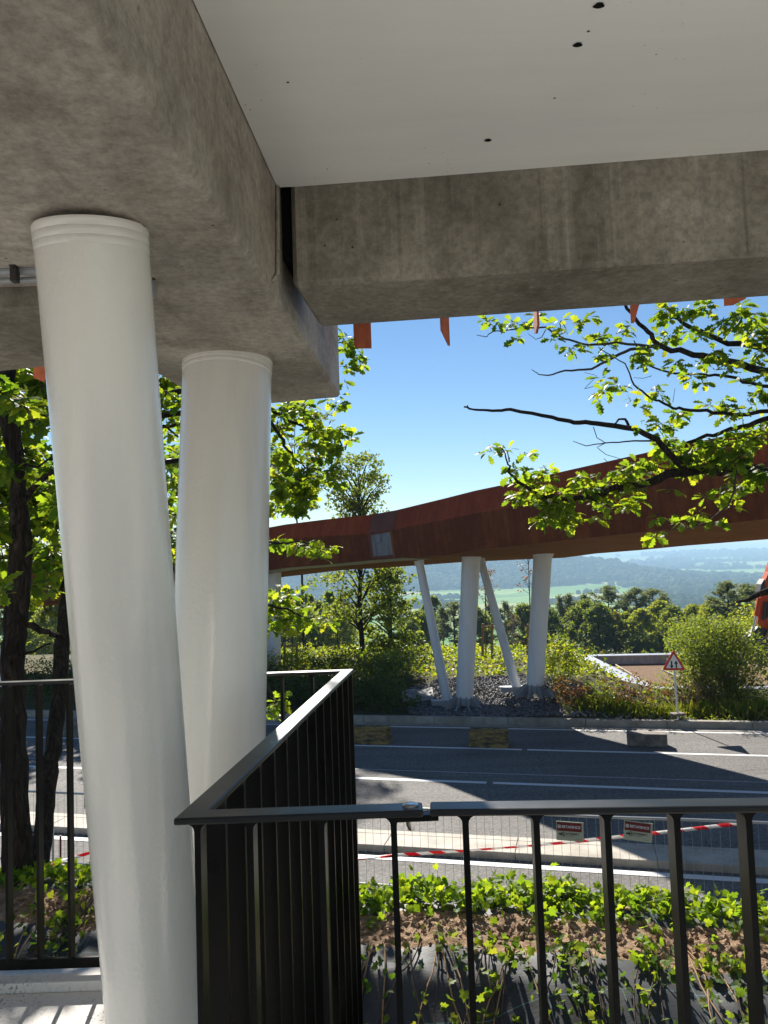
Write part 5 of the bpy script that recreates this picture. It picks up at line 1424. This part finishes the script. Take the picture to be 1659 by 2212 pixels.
def make_pine(H, r, c0, n_br, open_, n_t, flat=False):
    """pine: bare mast, whorls of rising boughs with needle tufts on their outer halves"""
    t = thing('pine_tree', 'x', 'tree', V((0, 0, 0))); m_ = MB()
    m_.tube([V((0, 0, -.5)), V((.08, .05, H * .5)), V((0, .1, H))], [.17, .12, .02], 7)
    Ps = [np.array([(0, .1, H - .1 * k) for k in range(6)]) + rng.normal(0, .12, (6, 3))]
    for k in range(n_br):
        f = (k + rng.random()) / n_br; z = H * (c0 + (1 - c0) * f) * .985
        L = r * ((1 - f) ** .55 if not flat else (1 - f ** 3) ** .8 * .95 + .05) * rng.uniform(.55, 1.15) * (.55 if f < .12 else 1); a = rng.uniform(0, 6.28)
        d = V((math.cos(a), math.sin(a), rng.uniform(.1, .55))); b = V((.05, .05, z)); e = b + d * L
        m_.tube([b, b.lerp(e, .5) - V((0, 0, .1 * L)), e], [.05, .035, .012], 4)
        q = int(n_t * (.4 + L / r)); s_ = open_ + (1 - open_) * rng.random((q, 1)) ** .8
        P = np.array(b) + s_ * np.array(d * L) + rng.normal(0, 1, (q, 3)) * np.array([.2, .2, .12]) * (.6 + .7 * s_)
        P[:, 2] += .12 * s_[:, 0] ** 2
        Ps.append(P)
    m_.build('trunk', M['bark'], t, smooth=True)
    P = np.vstack(Ps); leaf_mesh('crown', STAR, P, rng.uniform(.32, .62, len(P)), M['pine'], t, up=.3); return t
PINES = {'pine_a': (10, 2.2, .45, 46, .35, 34), 'pine_b': (10, 3.0, .32, 60, .4, 38, True), 'pine_c': (10, 1.7, .55, 34, .3, 26)}
# forest at the foot of the plateau: a few kinds, each tree placed by itself
protos = {}
def proto(kind):
    b = V((0, 0, 0))
    if kind in PINES: return make_pine(*PINES[kind])
    if kind == 'pine_a': return make_tree('pine_tree', 'x', 'tree', b, 10, 2.3, .16, 3000, .62, M['pine'], M['bark'], .42, STAR, per=24, cl=.24, profile=lambda f: (1 - f) ** .6 * (.9 if f > .15 else .6), limbs=14)
    if kind == 'pine_b': return make_tree('pine_tree', 'x', 'tree', b, 10, 2.9, .18, 3600, .62, M['pine'], M['bark'], .30, STAR, per=26, cl=.24, profile=lambda f: (1 - f * .8) ** .8, limbs=14)
    if kind == 'pine_c': return make_tree('pine_tree', 'x', 'tree', b, 10, 1.8, .14, 1900, .6, M['pine'], M['bark'], .55, STAR, per=22, cl=.28, limbs=10)
    if kind == 'leaf_a': return make_tree('broadleaf_tree', 'x', 'tree', b, 9, 3.3, .16, 6000, .36, M['tree'], M['bark'], .1, CLUMP, per=34, cl=.24, limbs=6)
    if kind == 'leaf_b': return make_tree('broadleaf_tree', 'x', 'tree', b, 9, 3.5, .16, 6000, .36, M['tree_light'], M['bark'], .06, CLUMP, per=36, cl=.24, limbs=6)
    if kind == 'birch': return make_tree('birch_tree', 'x', 'tree', b, 9, 1.3, .09, 1500, .3, M['birch_leaf'], M['birch'], .3, CLUMP, per=22, cl=.3, limbs=6)
    if kind == 'thin': return make_tree('larch_tree', 'x', 'tree', b, 10, 1.4, .11, 1500, .4, M['tree'], M['bark'], .35, CLUMP, per=16, cl=.34, limbs=16)
    if kind == 'bare': return make_tree('bare_birch', 'x', 'tree', b, 9, 1.6, .08, 260, .3, M['dry'], M['birch'], .3, CLUMP, per=4, cl=.4, limbs=40)
FT = [  # pixel x, pixel y of the top, distance, kind, label
 (1208, 1288, 96, 'pine_c', 'slim pine with bare lower trunk just right of the second thick column'),
 (1228, 1284, 98, 'pine_a', 'pine with a bare trunk, next to the slim one by the second thick column'),
 (1312, 1266, 104, 'pine_b', 'tallest pointed pine near the middle of the tree line'),
 (1262, 1284, 112, 'pine_a', 'pine tip showing above the round dark broadleaf tree'),
 (1372, 1270, 100, 'pine_b', 'broad flat-topped pine in the middle of the tree line'),
 (1408, 1272, 101, 'pine_b', 'broad pine beside the flat-topped one, over the road sign'),
 (1436, 1284, 104, 'pine_c', 'small pine tip over the road sign'),
 (1262, 1300, 92, 'leaf_a', 'dark round broadleaf tree above the building corner'),
 (1292, 1306, 88, 'leaf_a', 'dark broadleaf tree below the tallest pointed pine'),
 (1330, 1322, 86, 'birch', 'slender yellowing birch in front of the dark trees'),
 (1348, 1326, 89, 'leaf_b', 'light green tree right of the yellowing birch'),
 (1385, 1320, 87, 'leaf_b', 'olive broadleaf tree behind the road sign'),
 (1425, 1302, 90, 'leaf_b', 'pale green rounded tree over the road sign tip'),
 (1455, 1312, 86, 'leaf_a', 'broadleaf tree beside the big bush'),
 (1500, 1310, 84, 'leaf_b', 'light broadleaf tree behind the big bush'),
 (1570, 1256, 72, 'pine_b', 'pointed pine standing left of the excavator arm'),
 (1610, 1262, 74, 'pine_b', 'grey-green pine touching the excavator arm'),
 (1650, 1252, 78, 'pine_a', 'pine behind the excavator arm'),
 (1540, 1300, 74, 'leaf_b', 'light tree in front of the pointed pine'),
 (1600, 1312, 70, 'leaf_a', 'dark tree below the grey-green pine near the excavator'),
 (1640, 1310, 72, 'leaf_b', 'light tree behind the excavator bucket'),
 (1106, 1316, 92, 'bare', 'bare pale birch between the struts and the second thick column'),
 (1090, 1300, 100, 'pine_a', 'pine left of the bare birch behind the second strut'),
 (1128, 1308, 98, 'leaf_a', 'dark tree close behind the second thick column'),
 (1058, 1306, 104, 'pine_c', 'pine between the scuffed column and the second strut'),
 (980, 1300, 96, 'pine_b', 'rounded pine left of the scuffed thick column'),
 (955, 1312, 98, 'pine_a', 'pine behind the leaning strut'),
 (938, 1290, 106, 'thin', 'slim larch crossing behind the leaning strut'),
 (920, 1308, 100, 'thin', 'slim larch right of the dense leafy tree'),
 (905, 1322, 92, 'leaf_a', 'dark tree low beside the dense leafy tree'),
 (1005, 1318, 108, 'pine_c', 'small pine partly behind the scuffed column'),
 (1022, 1310, 101, 'leaf_a', 'broadleaf tree hidden behind the scuffed column'),
 (740, 1292, 84, 'thin', 'slender larch left of the tall slender tree'),
 (712, 1280, 86, 'thin', 'slender larch below the oak leaf spray'),
 (690, 1300, 82, 'thin', 'slender larch third from the tall slender tree'),
 (668, 1286, 88, 'thin', 'slender larch above the railing corner'),
 (645, 1302, 84, 'thin', 'slender larch over the brown stake frame'),
 (625, 1290, 87, 'thin', 'slender larch right of the second near column'),
 (600, 1300, 83, 'thin', 'slender larch close beside the second near column'),
 (728, 1310, 78, 'leaf_b', 'soft light green tree among the larches'),
 (660, 1320, 76, 'leaf_a', 'dark low tree among the larches'),
 (580, 1290, 90, 'leaf_a', 'dark tree behind the second near column'),
 (760, 1306, 92, 'pine_c', 'pine glimpsed left of the tall slender tree trunk'),
 (870, 1306, 95, 'pine_a', 'pine glimpsed right of the tall slender tree trunk'),
 (1186, 1318, 90, 'leaf_a', 'dark tree seen right beside the second thick column'),
 (1180, 1302, 99, 'pine_a', 'pine hidden behind the second thick column'),
 (372, 1290, 88, 'leaf_a', 'broadleaf tree glimpsed between the two near columns'),
 (120, 1300, 80, 'leaf_b', 'broadleaf tree glimpsed between the two oak trunks'),
 (60, 1290, 84, 'leaf_a', 'broadleaf tree glimpsed behind the thick oak trunk')]
for px, py, Y, kind, lab in FT:
    top = atY(px, py, Y); hp = {'pine_a': 10, 'pine_b': 10, 'pine_c': 10, 'thin': 10}.get(kind, 9)
    gz = far_bank(top.x, Y) if True else 0
    gz = min(gz, 4.5 - (1432 - 1200) / F * Y + .0) - .2
    sc = (top.z - gz) / hp; sc = max(.6, min(1.6, sc))
    if kind not in protos:
        protos[kind] = proto(kind); r = protos[kind]; r.location = (top.x, Y, top.z - sc * hp); r.scale = (sc, sc, sc); r['label'] = lab
    else:
        s2 = sc * rng.uniform(.9, 1.1); r = dup(protos[kind], (top.x, Y, top.z - sc * hp), rng.uniform(0, 6.28), (s2, s2, sc), lab)
    r['group'] = 'trees of the forest edge'
# undergrowth closing the foot of the forest
m = 9000; P = []
for _ in range(m):
    px = rng.uniform(540, 1680); Y = rng.uniform(76, 96); x = (px - 830) / F * Y
    P.append((x, Y, far_bank(x, Y) + abs(rng.normal(0, .7))))
tag(leaf_mesh('undergrowth', CLUMP, np.array(P), rng.uniform(.25, .55, m), M['hedge'], up=.3), 'shadowy undergrowth along the foot of the forest edge', 'undergrowth', kind='stuff')
# pale notice board at the picture edge
nb_ = atY(4, 1442, 20.5); t = thing('notice_board', 'pale notice board with dark marks at the very edge, behind the thick oak trunk', 'sign board', V((nb_.x, nb_.y, 0)))
MB().box(nb_ + V((-.12, 0, 0)), (.5, .03, 1.0)).build('panel', M['white_paint'], t, bevel=.005)
MB().tube([V((nb_.x - .12, nb_.y + .04, -.1)), nb_ + V((-.12, .04, .5))], .03, 8).build('post', M['steel_grey'], t)
mb = MB()
for k in range(6): mb.box(nb_ + V((.05, -.018, .32 - k * .12)), (.07, .004, .03), m=Matrix.Rotation(.5, 3, 'Y'))
mb.build('marks', M['dark_letter'], t)
# thin plume of smoke far across the valley
# ================================================================== light, sky, air
SUN_AZ = R(-9.0); SUN_EL = R(33.0)
sun = bpy.data.objects.new('sun', bpy.data.lights.new('sun', 'SUN')); COL.objects.link(sun)
sun.data.energy = 5.0; sun.data.angle = R(.53); sun.data.color = (1.0, .94, .85)
to_sun = V((math.sin(SUN_AZ) * math.cos(SUN_EL), math.cos(SUN_AZ) * math.cos(SUN_EL), math.sin(SUN_EL)))
sun.rotation_euler = to_sun.to_track_quat('Z', 'Y').to_euler(); sun.location = (0, 0, 30)
w = bpy.data.worlds.new('World'); scene.world = w; w.use_nodes = True
wt = w.node_tree; sky = wt.nodes.new('ShaderNodeTexSky'); sky.sky_type = 'NISHITA'; sky.sun_disc = False
sky.sun_elevation = SUN_EL; sky.sun_rotation = SUN_AZ; sky.altitude = 150; sky.air_density = 1.0; sky.dust_density = .0; sky.ozone_density = 3.0
bg = wt.nodes['Background']; hs = wt.nodes.new('ShaderNodeHueSaturation'); hs.inputs['Saturation'].default_value = 1.1; wt.links.new(sky.outputs[0], hs.inputs['Color']); wt.links.new(hs.outputs[0], bg.inputs['Color']); bg.inputs['Strength'].default_value = .052
# the air: one box round camera and scene
lo, hi = V((-11050, -120, -106)), V((11050, 11620, 50))
hz = MB().hexa([V((lo.x, lo.y, lo.z)), V((hi.x, lo.y, lo.z)), V((hi.x, hi.y, lo.z)), V((lo.x, hi.y, lo.z))], [V((lo.x, lo.y, hi.z)), V((hi.x, lo.y, hi.z)), V((hi.x, hi.y, hi.z)), V((lo.x, hi.y, hi.z))])
vm = bpy.data.materials.new('valley_haze'); vm.use_nodes = True; nt = vm.node_tree; nt.nodes.remove(nt.nodes['Principled BSDF'])
pv = nt.nodes.new('ShaderNodeVolumePrincipled'); pv.inputs['Color'].default_value = (.48, .69, 1.0, 1); pv.inputs['Density'].default_value = HAZE; pv.inputs['Anisotropy'].default_value = .0
nt.links.new(pv.outputs[0], nt.nodes['Material Output'].inputs['Volume'])
o = hz.build('haze', vm); tag(o, kind='stuff'); o['label'] = 'pale blue haze filling the valley air'; o['category'] = 'haze'
vs_ = scene.view_settings; vs_.view_transform = 'Standard'; vs_.look = 'None'; vs_.gamma = 1.0; vs_.use_curve_mapping = False
vs_.exposure = EXPO
scene.cycles.max_bounces = 10; scene.cycles.diffuse_bounces = 6; scene.cycles.glossy_bounces = 3; scene.cycles.transmission_bounces = 6; scene.cycles.volume_bounces = 1; scene.cycles.transparent_max_bounces = 8
scene.cycles.use_denoising = True
scene.cycles.sample_clamp_indirect = 8
